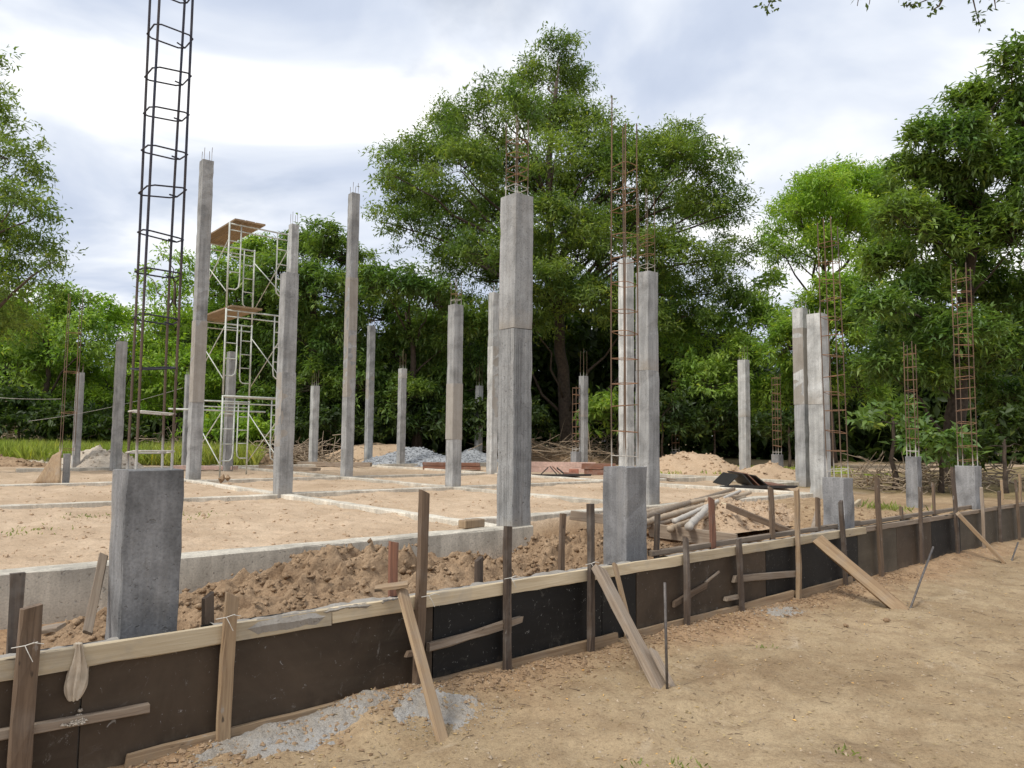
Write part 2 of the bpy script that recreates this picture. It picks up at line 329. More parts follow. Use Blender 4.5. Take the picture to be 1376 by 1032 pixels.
# ------------------------------------------------------------------ foundation beams
FB = thing('foundation_beams', 'pale concrete ground beams crossing the sandy building plot', 'beams')
def beam(a, b, w=.22, top=.02, bot=-.45, mat=None):
    a = Vector((*a, 0)); b = Vector((*b, 0)); L = (b-a).length; n = max(2, int(L/.3)); v = []; f = []
    for i in range(n+1):
        x = L*i/n
        for (yy, z) in ((-w/2, bot), (-w/2, top-.012), (-w/2+.012, top), (w/2-.012, top), (w/2, top-.012), (w/2, bot)):
            j = .006 if z > bot+.1 else 0
            v.append((x, yy+random.uniform(-j, j), z+random.uniform(-j, j)))
    for i in range(n):
        for k in range(5): f.append((i*6+k, (i+1)*6+k, (i+1)*6+k+1, i*6+k+1))
    f.append((0, 1, 2, 3, 4, 5)); f.append(tuple(n*6+k for k in (5, 4, 3, 2, 1, 0)))
    o = obj('beam', v, f, mat or CONC_B, FB); o.matrix_local = Matrix.Translation(a) @ basis(b-a, (0, 0, 1)).to_4x4() @ Matrix(((0, 0, -1, 0), (0, 1, 0, 0), (1, 0, 0, 0), (0, 0, 0, 1))).transposed().to_4x4() if False else Matrix.Translation(a) @ Matrix.Rotation(math.atan2((b-a).y, (b-a).x), 4, 'Z')
    return o
beam((-2.5, 6.42), (5.72, 6.42), .24, .03); beam((5.62, 7.38), (15.6, 7.38), .2, .018); beam((5.52, 6.54), (5.52, 28), .18, .012)
beam((9.28, 7.49), (9.28, 28), .18, .014); beam((14.3, 7.49), (14.3, 28), .18, .01); beam((-3, 12.7), (5.42, 12.7), .18, .006)
beam((5.62, 12.7), (9.18, 12.7), .18, .018); beam((9.38, 12.7), (14.2, 12.7), .18, .016); beam((14.4, 12.7), (19, 12.7), .18, .008)
beam((-3, 18), (5.42, 18), .18, .006); beam((5.62, 17.7), (9.18, 17.7), .18, .012); beam((9.38, 17.7), (14.2, 17.7), .18, .01); beam((3, 25.2), (14.2, 25.2), .2, .05); beam((14.4, 24.6), (22, 24.6), .2, .05)
beam((18.2, 9.9), (18.2, 20), .18, .03); beam((14.4, 9.7), (18.1, 9.7), .18, .02)

# ------------------------------------------------------------------ concrete columns
def shaft(name, s, h, mat, parent, z0=0., rough=.004, taper=0.):
    n = max(3, int(h/.14)); v = []; f = []; c = .009; r = s/2
    prof = [(-r+c, -r), (r-c, -r), (r, -r+c), (r, r-c), (r-c, r), (-r+c, r), (-r, r-c), (-r, -r+c)]
    for i in range(n+1):
        z = h*i/n; chip = [random.random() < .10 for _ in range(4)]
        for k, (x, y) in enumerate(prof):
            q = 1 - (random.uniform(.02, .075) if chip[((k+1)//2) % 4] and h > .3 else 0) - taper*(i/n)
            v.append((x*q+random.uniform(-rough, rough), y*q+random.uniform(-rough, rough), z + (random.uniform(-.006, .006) if 0 < i < n else random.uniform(-.004, .008))))
    for i in range(n):
        for k in range(8): k2 = (k+1) % 8; f.append((i*8+k, i*8+k2, (i+1)*8+k2, (i+1)*8+k))
    f.append(tuple(range(8))[::-1]); f.append(tuple(n*8+k for k in range(8)))
    return obj(name, v, f, mat, parent, loc=(random.uniform(-.004, .004), random.uniform(-.004, .004), z0))
def bar(parent, x, y, z0, L, mat=BAR_RUST, r=.008, lean=(0, 0), n=6):
    pts = []; m = max(2, int(L/.5)); wx, wy = random.uniform(-.008, .008), random.uniform(-.008, .008)
    for i in range(m+1):
        t = i/m; pts.append((lean[0]*t*L + wx*math.sin(t*5), lean[1]*t*L + wy*math.sin(t*4), L*t))
    return MB().tube(pts, r, n).build('rebar', mat, parent, loc=(x, y, z0))
def ring(parent, z, hs, mat, r=.0045, tilt=.02, lean=(0, 0), cx=0, cy=0):
    hs += .009; tx, ty = random.uniform(-tilt, tilt), random.uniform(-tilt, tilt); c = min(.03, hs*.4); P = []
    for (sx, sy) in ((1, 1), (-1, 1), (-1, -1), (1, -1)):
        d = ((c, 0), (0, c)) if sx*sy < 0 else ((0, c), (c, 0))
        for dx, dy in d: P.append((sx*(hs-dx), sy*(hs-dy)))
    P.append(P[0]); P.append((P[0][0]*.5, P[0][1]*.6))
    a = random.uniform(-.06, .06); ca, sa = math.cos(a), math.sin(a)
    pts = [(x*ca-y*sa, x*sa+y*ca, x*tx*4+y*ty*4) for x, y in P]
    return MB().tube(pts, r, 5).build('stirrup', mat, parent, loc=(cx, cy, z))
def column(px, py, top, label, joints=(), s=.27, mat=CONC, bars=(), rings=0, xy=None, h=None, group='grey concrete columns standing on the plot', capmat=None, barmat=BAR_RUST):
    P = gp(px, py) if xy is None else Vector((*xy, 0)); c = P + Vector((s/2, s/2, 0)) if xy is None else P
    h = h or height(P, top); t = thing('concrete_column', label, 'column', (c.x, c.y, -.1), group)
    zs = [0.] + [height(P, j)+.1 for j in joints] + [h+.1]
    for i in range(len(zs)-1):
        m = capmat if (capmat and i == len(zs)-2) else mat
        shaft('pour_section', s + random.uniform(-.010, .010), zs[i+1]-zs[i]-.004, m, t, zs[i])
    e = s/2-.045
    for k, (sx, sy) in enumerate(((-1, -1), (1, -1), (1, 1), (-1, 1))):
        if k < len(bars): bar(t, sx*e, sy*e, h+.02, bars[k]+.08, barmat, .006)
    for k in range(rings): ring(t, h+.12+.09+k*random.uniform(.1, .2), e, RING_CEM if k == 0 else RING_RUST, tilt=.03)
    return t
column(254, 645, 213, 'tallest grey column left of the scaffold with two pour joints', (430, 540), bars=(.3, .35, .3, .25), s=.265)
column(374, 665, 365, 'grey column in front of the scaffold, at the bend of a ground beam', (500, 600), bars=(), s=.255)
column(463, 641, 258, 'tall slender grey column rising above the mango tree right of the scaffold', (372, 443, 533), bars=(.3, .3, .25, .2), s=.245)
column(493, 622, 437, 'thin column with dark mid stain, just right of the tall slender one', (500, 560), mat=CONC, bars=(.35, .35, .3, .3))
column(537, 625, 495, 'thin column with white capped top beside the gravel heap', (508,), bars=(.7, .6, .8, .5), capmat=CONC_P, s=.25)
column(607, 655, 408, 'grey column with a short ring of rebar on top, left of the nearest column', (515, 590), bars=(.55, .5, .6, .5), rings=2, s=.25)
column(688, 712, 258, 'nearest and widest grey column with board marks, standing behind the formwork', (440,), bars=(.95, .95, 1.0, .9), rings=5, s=.275, mat=CONC_V, capmat=CONC)
column(660, 636, 392, 'pale column partly hidden behind the left edge of the nearest column', (465, 560), bars=(.2, .25, .25, .2), mat=CONC_P, s=.25)
column(642, 620, 518, 'thin stained far column between two nearer columns, by the second gravel heap', (575,), bars=(1.0, 1.1, .9, .9))
column(784, 627, 505, 'thin far column with rusty bars beside the trunk of the largest tree', (560,), bars=(1.1, 1., .9, 1.0))
column(0, 0, 348, 'pale column seen through the rusty cage of the middle pedestal', (452,), xy=(14.62, 12.55), h=5.75, mat=CONC_P, s=.30, bars=(.5, .5, .4, .4))
column(872, 680, 363, 'broad grey column just right of the middle caged pedestal', (497,), bars=(1.35, 1.3, 1.45, 1.4), rings=4, s=.27)
column(1003, 635, 483, 'lone pale column with darker top between the sand heaps', (560,), bars=(.5, .5, .45, .4), mat=CONC_P, s=.285)
column(1083, 649, 413, 'left one of the two tall columns standing close together at right', (440, 543), bars=(.25, .2, .3, .25), s=.29, capmat=CONC_P)
column(1108, 665, 420, 'right one of the two tall columns standing close together, beside a rusty cage', (543,), bars=(.12, .1, .1, .1), mat=CONC_P, s=.30)
column(418, 625, 518, 'short thin column before the dark trees, left of the tall slender one', (), bars=(.5, .6, .5, .4), mat=CONC_P, s=.255)
column(381, 632, 300, 'slim whitish column top showing above the column before the scaffold', (400, 500), bars=(.4, .4, .35, .35), mat=CONC_P, s=.25)
column(302, 631, 472, 'thin column standing inside the scaffold tower', (560,), bars=(), s=.25)
column(246, 626, 503, 'thin column half hidden behind the left edge of the tallest column', (), bars=(.3, .3, .3, .2), s=.235)
column(150, 631, 458, 'grey column alone before the bright grass, left of the dark rebar cage', (), bars=(.25, .3, .2, .2), s=.27)
column(97, 628, 500, 'leftmost concrete column with a thin rebar cage just before it', (), bars=(.25, .3, .2, .2), s=.21)

# ------------------------------------------------------------------ pedestals with cages
def pedestal(px, py, ptop, ctop, label, s=.285, mat=CONC_F, barmat=BAR_RUST, ringmat=RING_RUST, sp=.22, lean=(0, 0), ends=(0, .1, .05, -.05), sink=.45, hs=None, rr=.0045, br=.008, cem=1, skip=0, xy=None):
    P = gp(px, py) if xy is None else Vector((*xy, 0)); c = P + Vector((s/2, s/2, 0)); h = height(P, ptop); H = height(P, ctop)
    t = thing('column_pedestal', label, 'pedestal', (c.x, c.y, -sink), 'concrete pedestals with bare rebar cages')
    if ptop < py: shaft('concrete_pedestal', s, h+sink, mat, t, 0., .005)
    e = hs or s/2-.05; z0 = h+sink+.006 if ptop < py else sink-.1
    L = H-h
    for k, (sx, sy) in enumerate(((-1, -1), (1, -1), (1, 1), (-1, 1))): bar(t, sx*e, sy*e, z0-.03, L+ends[k]+.03, barmat, br, lean)
    z = .09; i = 0
    while z < L - skip:
        ring(t, z0+z, e+br*.7, RING_CEM if i < cem else ringmat, rr, .036, cx=lean[0]*z, cy=lean[1]*z); z += sp*random.uniform(.8, 1.2); i += 1
    return t
pedestal(160, 848, 633, -160, 'nearest concrete pedestal with a tall dark rebar cage leaving the top of the picture', s=.292, barmat=BAR_BLUE, ringmat=RING_DARK, sp=.235, hs=.09, rr=.0048, br=.0072, cem=2)
pedestal(879, 750, 628, 155, 'middle concrete pedestal with a tall rusty cage before the pale column', s=.285, mat=CONC_F, ends=(-.05, .0, .02, .28), hs=.085, sp=.215, xy=(5.08, 4.36), skip=.3, br=.0065, rr=.0038)
pedestal(1135, 707, 643, 300, 'concrete pedestal with a slightly leaning rusty cage, beside the two tall columns', s=.27, lean=(-.022, .008), hs=.09, sp=.225, ends=(.1, .0, .15, .05), br=.0075, rr=.004)
pedestal(1312, 681, 627, 356, 'rightmost concrete pedestal with a straight orange rusty cage', s=.30, ends=(.05, 0, 0, .05), hs=.11, sp=.2, cem=0)
pedestal(1234, 677, 614, 462, 'slim concrete pedestal set behind the wall beside the brushwood heap', s=.20, ends=(.05, 0, 0, .05), hs=.07, sp=.2)
pedestal(1047, 630, 611, 505, 'small far pedestal with a thin cage left of the two tall columns', s=.33, sp=.3, sink=.2, br=.012, rr=.009)
pedestal(909, 623, 607, 508, 'small far pedestal with a thin cage behind the largest sand heap', s=.33, sp=.3, sink=.2, br=.012, rr=.009)
pedestal(774, 627, 607, 520, 'small far pedestal tucked beside the thin column near the big trunk', s=.30, sp=.3, sink=.2, br=.012, rr=.009)
pedestal(84, 648, 610, 400, 'slender pedestal with thin rusty bars before the leftmost column', s=.13, hs=.12, sp=.9, sink=.3, mat=CONC, cem=0, ends=(0, .2, -.1, .1))

# ------------------------------------------------------------------ timber
def timber(name, p0, p1, wd, th, mat, parent=None, xh=(1, 0, 0), jit=.003, cut=.01, bow=.0, taper=0):
    p0, p1 = Vector(p0), Vector(p1); L = (p1-p0).length; n = max(3, int(L/.16)); v = []; f = []
    c = min(.004, th*.15, wd*.15); x, y = wd/2, th/2
    prof = [(-x+c, -y), (x-c, -y), (x, -y+c), (x, y-c), (x-c, y), (-x+c, y), (-x, y-c), (-x, -y+c)]
    sk = random.uniform(-cut, cut)
    for i in range(n+1):
        t = i/n; b = bow*math.sin(math.pi*t); k = 1-taper*(1-t)
        for (a, d) in prof: v.append((a*k+random.uniform(-jit, jit)*.5, d*k+b+random.uniform(-jit, jit)*.5, L*t + (sk*a/x if i in (0, n) else 0)))
    for i in range(n):
        for k in range(8): k2 = (k+1) % 8; f.append((i*8+k, i*8+k2, (i+1)*8+k2, (i+1)*8+k))
    f.append(tuple(range(8))[::-1]); f.append(tuple(n*8+k for k in range(8)))
    o = obj(name, v, f, mat, parent); o.matrix_local = Matrix.Translation(p0) @ basis(p1-p0, xh).to_4x4(); return o

# formwork wall
FW = thing('formwork_wall', 'long plywood formwork along the front of the plot, dark sheets under a pale timber rail', 'formwork')
YW = 4.085
brk = [(-2.2, PLY_BROWN), (.80, PLY_BROWN), (2.83, PLY_BLACK), (4.46, PLY_BLACK), (4.88, PLY_BROWN), (6.90, PLY_BLACK), (8.95, PLY_GREY), (10.05, PLY_BROWN), (11.2, PLY_BLACK), (12.3, PLY_GREY), (14.0, PLY_GREY), (16.2, PLY_GREY), (18.6, None)]
for (a, m), (b, _) in zip(brk, brk[1:]):
    MB().box((a+.005, 0, 0), (b-.004, .018, .655+random.uniform(-.003, .003))).build('plywood_panel', m, FW, loc=(0, YW+random.uniform(-.003, .003), -.70))
for a, b, m in ((-2.2, 4.98, PLY_BLACK), (5.42, 8.86, PLY_BLACK), (9.3, 13.9, PLY_BLACK), (14.5, 18.6, PLY_GREY)):
    if a < 0:
        MB().box((a, 0, 0), (.99, .018, .652)).build('inner_panel', m, FW, loc=(0, 4.30, -.70)); MB().box((1.42, 0, 0), (b, .018, .652)).build('inner_panel', m, FW, loc=(0, 4.30, -.70))
    else: MB().box((a, 0, 0), (b, .018, .652)).build('inner_panel', m, FW, loc=(0, 4.30, -.70))
rails = [(-2.2, 2.08, W_PINE, -.098, .0), (2.085, 5.52, W_PINE, -.088, .0), (5.525, 9.1, W_PINE, -.08, .004), (9.105, 12.2, W_GREY, -.06, .0), (12.205, 18.6, W_GREY, -.05, .004)]
for a, b, m, z0, z1 in rails:
    timber('top_rail', (a, 4.064, (z0+z1)/2), (b, 4.064, (z0+z1)/2), z1-z0, .036, m, FW, (0, 0, 1), .006)
for a, b in ((1.0, 2.2), (2.75, 4.6), (4.7, 6.4), (6.3, 7.35), (7.4, 8.7)):
    timber('bottom_rail', (a, 4.05, -.60), (b, 4.05, -.60+random.uniform(-.01, .02)), .10, .03, W_TAN, FW, (0, 0, 1), .006)
for a, b in ((-2.2, .98), (1.43, 4.97), (5.43, 8.85), (9.31, 18.6)):
    o = beam((a, 4.20), (b, 4.20), .17, -.055, -.6, CONC)
timber('inner_rail', (5.4, 4.36, -.02), (9.6, 4.36, -.005), .05, .05, W_GREY, FW, (0, 0, 1)); timber('inner_rail', (9.35, 4.36, -.02), (13.8, 4.36, -.005), .05, .05, W_GREY, FW, (0, 0, 1))
# spilt concrete over the rail and the top of the form
def crust(name, pts, label, mat=CEMENT, parent=None, cat='cement'):
    b = MB()
    for (x, y, z, r, n) in pts:
        for _ in range(n):
            a = random.uniform(0, 6.28); q = r*math.sqrt(random.random()); b.rock((x+q*math.cos(a), y+q*math.sin(a)*.6, z+random.uniform(-.004, .006)), random.uniform(.005, .011))
    o = b.build(name, mat, parent, True)
    if parent is None: tag(o, label, cat)
    else: o['kind'] = 'stuff'
    return o
def lumpy_strip(name, x0, x1, yc, wd, z, h, mat, parent, seed):
    xs = np.arange(x0, x1, .025); us = np.linspace(-1, 1, 7); n = len(us); v = []; f = []
    for i, x in enumerate(xs):
        k = 1 + 1.2*float(fbm(np.array([x]), np.array([yc]), 3, 3, seed)[0])
        for u in us:
            q = float(fbm(np.array([x]), np.array([u*wd+3]), 14, 3, seed+3)[0]); v.append((x, yc+u*wd*(.8+.25*k), z + h*max(-.6, (1-u*u)*k + .9*q)))
    for i in range(len(xs)-1):
        for j in range(n-1): f.append((i*n+j, (i+1)*n+j, (i+1)*n+j+1, i*n+j+1))
    o = obj(name, v, f, mat, parent, True); o['kind'] = 'stuff'; return o
lumpy_strip('spilt_concrete', -2, .98, 4.2, .09, -.048, .022, CONC, FW, 3); lumpy_strip('spilt_concrete', 1.44, 4.96, 4.2, .09, -.048, .022, CONC, FW, 5); lumpy_strip('spilt_concrete', 5.45, 8.8, 4.2, .09, -.048, .022, CONC, FW, 7)
def smear(parent, x0, x1, z0, z1, mat, yy, name='concrete_smear', n=60):
    v = []; f = []; q_ = np.arange(n+1)*1.0
    top = list(z1 + .006*fbm(q_, q_*0+x0*7, .3, 3, 4)); low = list(z0 + .03*(fbm(q_, q_*0+x0*9, .09, 4, 6)+.2))
    for i in range(n+1):
        x = x0+(x1-x0)*i/n; e = min(i, n-i)/8.; k = min(1, e); mid = (top[i]+low[i])/2
        v += [(x, yy+.01, top[i]*k+mid*(1-k)), (x, yy-.006*k, mid), (x, yy+.004, low[i]*k+mid*(1-k))]
    for i in range(n):
        for q in range(2): f.append((i*3+q, i*3+q+1, i*3+3+q+1, i*3+3+q))
    o = obj(name, v, f, mat, parent); o['kind'] = 'stuff'; return o
smear(FW, 1.58, 2.04, -.088, .006, CONC, 4.043); smear(FW, 2.02, 2.35, -.03, .004, CONC, 4.043); smear(FW, 2.4, 2.62, -.02, .004, CONC, 4.043)

# stakes on the outer face: px, foot row, top row, width, thickness, material, tilt, label
SG = 'timber stakes along the formwork'
def stake(px, pb, pt, wd, th, mat, label, Y=4.02, dx=0., zb=None, dy=0):
    A = wp(px, (pb+pt)/2, Y); B = wp(px, pt, Y); zb = -.80 if zb is None else zb
    return tag(timber('timber_stake', (A.x, Y, zb), (A.x+dx, Y+dy, B.z), wd, th, mat, None, (1, random.uniform(-.2, .2), 0), .009, .018, random.uniform(-.016, .016)), label, 'stake', SG)
stake(32, 1045, 816, .086, .035, W_MID, 'broad rough brown stake at the far left end of the formwork', dx=.012, Y=4.01)
stake(303, 1005, 800, .068, .035, W_TAN, 'light brown stake tied with wire in front of the nearest pedestal', dx=.02)
stake(562, 938, 661, .062, .04, W_MID, 'tallest brown stake, right behind the leftmost leaning brace', dx=.03)
stake(683, 905, 707, .058, .035, W_DARK, 'dark stake crossing the rough horizontal limb', dx=-.01)
stake(793, 882, 677, .055, .04, W_DARK, 'dark tall stake just left of the thick double brace')
stake(922, 848, 722, .058, .035, W_DARK, 'dark short stake with a slanting broken stick nailed behind it')
stake(997, 833, 723, .062, .035, W_DARK, 'blackened short stake left of the short horizontal slat', dx=-.05)
stake(1072, 815, 657, .068, .04, W_TAN, 'tall pale stake at the right end of the short horizontal slat')
stake(1136, 795, 673, .062, .04, W_DARK, 'dark tilted stake below the leaning cage pedestal', dx=-.09)
stake(1183, 778, 642, .064, .04, W_MID, 'brown stake right of the leaning cage pedestal', dx=-.06)
stake(1239, 765, 655, .066, .04, W_DARK, 'dark stake before the slim pedestal', dx=-.02)
stake(1286, 745, 628, .066, .04, W_DARK, 'tall dark stake at the top of the farthest brace', dx=-.12)
stake(1320, 735, 655, .075, .04, W_GREY, 'grey stake in front of the rightmost pedestal')
stake(1344, 728, 660, .06, .04, W_DARK, 'dark stake just right of the rightmost pedestal')
stake(1368, 722, 644, .07, .04, W_MID, 'last brown stake at the right edge of the picture', dx=-.08)
YI = 4.35
stake(22, 850, 770, .06, .035, W_DARK, 'dark stake inside the formwork behind the broad leftmost stake', YI, zb=-.5)
stake(279, 822, 800, .06, .035, W_MID, 'very short stake end inside the formwork right of the nearest pedestal', YI, zb=-.5)
stake(528, 785, 728, .06, .035, W_RED, 'short reddish inner stake left of the tallest brown stake', YI, zb=-.5)
stake(643, 772, 751, .055, .035, W_DARK, 'stubby dark inner stake before the soil heap', YI, zb=-.5)
stake(756, 757, 690, .05, .035, W_MID, 'brown inner stake between the nearest column and the middle pedestal', YI, zb=-.5)
stake(884, 735, 690, .055, .035, W_DARK, 'dark inner stake just right of the middle pedestal', YI, zb=-.5)
stake(956, 725, 670, .06, .035, W_RED, 'reddish inner stake in front of the bamboo poles', YI, zb=-.5)
stake(1036, 715, 655, .06, .035, W_MID, 'brown inner stake before the loose soil, left of the tall pale stake', YI, zb=-.5)
stake(1099, 708, 669, .06, .035, W_MID, 'short inner stake just left of the leaning cage pedestal', YI, zb=-.5)
stake(1211, 690, 681, .06, .035, W_MID, 'stub of an inner stake left of the slim pedestal', YI, zb=-.5)
stake(1254, 685, 649, .06, .035, W_MID, 'thin inner stake between the slim and the rightmost pedestal', YI, zb=-.5)
stake(1346, 668, 645, .06, .035, W_TAN, 'pale inner stake carrying a crossbar beyond the rightmost pedestal', YI, zb=-.5)
stake(1371, 665, 637, .06, .035, W_TAN, 'pale inner stake at the right picture edge behind the wall', YI, zb=-.5)

def brace(a, b, wd, th, mat, label, name='timber_brace', cat='brace', xh=(1, 0, 0), bow=0., jit=.004):
    return tag(timber(name, a, b, wd, th, mat, None, xh, jit, .02, bow), label, cat)
A = wp(540, 792, 3.965); B = gp(598, 1000, -.66); brace(B-Vector((0, 0, .03)), A, .075, .03, W_TAN, 'leaning brace of light timber, leftmost of the braces', xh=(1, .3, 0))
A = wp(805, 765, 3.95); B = gp(893, 928, -.66); brace(B-Vector((0, 0, .04)), A, .115, .055, W_GREY, 'thick grey brace plank leaning on the middle of the formwork', xh=(1, .35, 0))
brace((B.x+.06, B.y-.06, -.70), B.lerp(A, .30)+Vector((.05, -.05, .0)), .05, .03, W_GREY, 'short board nailed to the foot of the thick grey brace', cat='board')
A = wp(826, 758, 3.985); B = gp(866, 902, -.66); brace(B-Vector((0, -.03, .03)), A, .035, .03, W_TAN, 'thin stick leaning behind the thick grey brace')
A = wp(1098, 724, 3.95); B = gp(1214, 820, -.66); brace(B-Vector((0, 0, .02)), A, .12, .10, W_TAN, 'heavy light brown log brace reaching far out onto the road', xh=(.3, 0, 1), bow=.015, jit=.012)
A = wp(1287, 690, 3.96); B = gp(1352, 757, -.66); brace(B-Vector((0, 0, .02)), A, .085, .05, W_TAN, 'slender brace farthest along the formwork', xh=(1, .3, 0))
A = wp(139, 746, 4.6); brace(wp(118, 845, 4.35)-Vector((0, 0, .02)), A, .045, .03, W_GREY, 'grey stick leaning against the left side of the nearest pedestal', 'leaning_stick', 'stick')
def slat(a, b, wd, th, mat, label, name, cat, xh, bow=0., jit=.004):
    o = timber(name, a, b, wd, th, mat, FW, xh, jit, .02, bow); o['label'] = label
# slats nailed along the outer face
slat(wp(-40, 994, 4.06), wp(200, 951, 4.06), .045, .035, W_GREY, 'grey slat with spilt cement nailed low at the left end', 'nailed_slat', 'slat', (0, 0, 1))
slat(wp(575, 870, 4.055), wp(700, 832, 4.055), .05, .04, W_GREY, 'rough weathered limb nailed across the black panel', 'nailed_limb', 'slat', (0, 0, 1), .012, .012)
slat(wp(546, 879, 3.99), wp(562, 876, 3.99), .035, .03, W_MID, 'small wooden cleat under the leftmost brace', 'wood_cleat', 'cleat', (0, 0, 1))
slat(wp(905, 812, 4.06), wp(949, 786, 4.06), .05, .03, W_MID, 'slanting broken stick behind the dark short stake', 'broken_stick', 'stick', (0, 0, 1))
slat(wp(948, 783, 4.07), wp(966, 768, 4.07), .022, .02, W_GREY, 'splintered light end of the broken stick', 'splinter', 'stick', (0, 0, 1))
slat(wp(986, 778, 4.055), wp(1068, 771, 4.055), .065, .035, W_GREY, 'short horizontal slat between two stakes', 'nailed_slat', 'slat', (0, 0, 1))
slat(wp(975, 805, 4.05), wp(996, 801, 4.05), .035, .05, W_GREY, 'small block jutting out low on the wall behind the blackened stake', 'wood_block', 'block', (0, 0, 1))
brace(wp(504, 791, 4.03)+Vector((0, 0, .0)), wp(548, 787, 3.95)+Vector((0, 0, .01)), .10, .022, W_TAN, 'small flat board lying on the rail at the leftmost brace', 'flat_board', 'board', (0, 1, 0))
brace(wp(52, 856, 4.13)+Vector((0, 0, .03)), wp(82, 851, 4.10)+Vector((0, 0, .03)), .09, .02, W_GREY, 'scrap board on the form by the leftmost stake', 'scrap_board', 'board', (0, 1, 0))
# loose planks inside
def plank(a, b, wd, th, mat, label, cat='plank', xh=(0, 0, 1), name='loose_plank'): return tag(timber(name, a, b, wd, th, mat, None, xh, .005, .02), label, cat)
plank(gp(768, 692, .02)+Vector((0, 0, .0)), gp(822, 699, .02), .12, .05, W_GREY, 'weathered plank on edge between nearest column and middle pedestal')
plank(gp(872, 712, -.05), gp(992, 728, -.08), .16, .03, W_GREY, 'wide grey board on edge under the bamboo poles')
plank((9.15, 4.75, -.14), (11.6, 5.9, .02), .10, .05, W_GREY, 'timber lying behind the leaning cage pedestal')
plank((9.9, 4.9, -.10), (12.6, 5.7, .02), .10, .05, W_PINE, 'pale timber lying by the green weeds behind the wall')
plank((8.3, 4.5, -.08), (9.0, 5.9, .12), .08, .04, W_MID, 'slanting brown board behind the tall pale stake')
plank(gp(870, 640, .0), gp(905, 644, .0), .10, .04, W_GREY, 'thin board lying on the sand behind the broad column', xh=(0, 1, 0))
b = gp(643, 706, .06); o = MB().box((-.15, -.06, 0), (.15, .06, .09)).build('wood_block', W_TAN, None, loc=(b.x-.05, b.y+.06, .035)); o.rotation_euler.z = .1; tag(o, 'tan wooden block on the beam at the foot of the nearest column', 'block')
bm = o.modifiers.new('edge', 'BEVEL'); bm.width = .012; bm.segments = 2

# bamboo poles
def pole(a, b, r, label, mat):
    a, b = Vector(a), Vector(b); L = (b-a).length; n = int(L/.09); pts = []; rs = []
    side = (b-a).cross(Vector((0, 0, 1))).normalized(); ph = random.uniform(0, 6); ws = random.uniform(.006, .02)
    for i in range(n+1):
        t = i/n; pts.append(a.lerp(b, t) + side*(ws*math.sin(t*4+ph)) - a); rs.append(r*(1-.15*t)*(1.14 if i % 5 == 0 else random.uniform(.96, 1.03)))
    return tag(MB().tube(pts, rs, 9).build('bamboo_pole', mat, None, True, loc=a), label, 'pole', 'poles heaped behind the middle pedestal')
BAM = wood('bamboo', (.44, .35, .25), (.29, .22, .15)); BAMW = wood('pale_pole', (.52, .48, .42), (.36, .32, .27))
pole(gp(862, 703, .06), gp(1008, 662, .06), .04, 'longest bamboo pole lying on top of the heap', BAM)
pole(gp(868, 694, .12), gp(985, 657, .04), .04, 'dark bamboo pole at the back of the heap', W_GREY)
pole(gp(860, 690, .05), gp(990, 662, .14), .037, 'middle bamboo pole squeezed between two others', BAM)
pole(gp(900, 711, .0), gp(985, 678, .0), .037, 'low bamboo pole at the front of the heap', BAM)
pole(gp(875, 700, .0), gp(1000, 668, .02), .034, 'thin bamboo pole under the longest one', BAM)
pole(gp(866, 708, .0), gp(960, 688, .0), .032, 'thin grey pole lying lowest on the left of the heap', W_GREY)
pole(gp(905, 700, .1), gp(995, 660, .16), .03, 'thinnest pale pole resting across the top of the heap', BAMW)
pole(gp(928, 708, .05), gp(948, 682, .12), .045, 'short whitish pipe poking out at the front of the heap', BAMW)
pole(gp(960, 675, .1), gp(1014, 695, -.02), .05, 'squared pole slanting down to the right of the heap', W_PINE)

# rods, wires
def rod(a, b, r, label, name='steel_rod', mat=STEEL, cat='rod'):
    a, b = Vector(a), Vector(b); m = a.lerp(b, .5)+Vector((.004, .004, 0))
    return tag(MB().tube([Vector((0, 0, 0)), m-a, b-a], r, 6).build(name, mat, None, True, loc=a), label, cat)
b = gp(897, 930, -.66); rod(b-Vector((0, 0, .1)), Vector((b.x-.01, b.y+.01, height(b, 783))), .010, 'upright steel rod in the road by the thick brace')
b = gp(1219, 822, -.66); rod(b-Vector((0, 0, .05)), wp(1254, 735, b.y+.1), .011, 'slanting steel pin at the foot of the log brace')
b = gp(1357, 756, -.66); rod(b-Vector((0, 0, .05)), wp(1368, 729, b.y+.05), .011, 'small steel pin at the foot of the farthest brace')
def wiretie(px, py, label, Y=3.99):
    c = wp(px, py, Y); b = MB(); b.tube([c+Vector((-.05, .0, -.005)), c+Vector((0, -.012, .0)), c+Vector((.05, 0, .006))], .0022, 4)
    b.tube([c+Vector((.0, -.012, 0)), c+Vector((.012, -.03, -.03)), c+Vector((.03, -.035, -.07))], .002, 4)
    b.tube([c+Vector((.0, -.012, 0)), c+Vector((.03, -.03, .012)), c+Vector((.07, -.03, .0))], .002, 4)
    tag(b.build('wire_tie', WIRE), label, 'wire', 'wire ties round the stakes')
wiretie(303, 829, 'twisted wire round the light brown stake'); wiretie(33, 867, 'wire round the broad leftmost stake', 3.98)
wiretie(575, 800, 'loose wire end beside the tallest brown stake'); wiretie(685, 776, 'wire end on the rail at the dark limb stake'); wiretie(793, 757, 'wire at the dark tall stake by the double brace')
def string(a, b, sag, label):
    a, b = Vector(a), Vector(b); pts = [a.lerp(b, t/10) - Vector((0, 0, sag*4*(t/10)*(1-t/10))) - a for t in range(11)]
    tag(MB().tube(pts, .006, 4).build('string_line', WIRE, None, loc=a), label, 'string')
string(at(-30, 532, 21.5), at(82, 536, 21.2), .04, 'level string line running out at the left edge')
string(at(38, 566, 21.8), at(246, 521, 24), .12, 'slanting string line crossing behind the dark rebar cage')
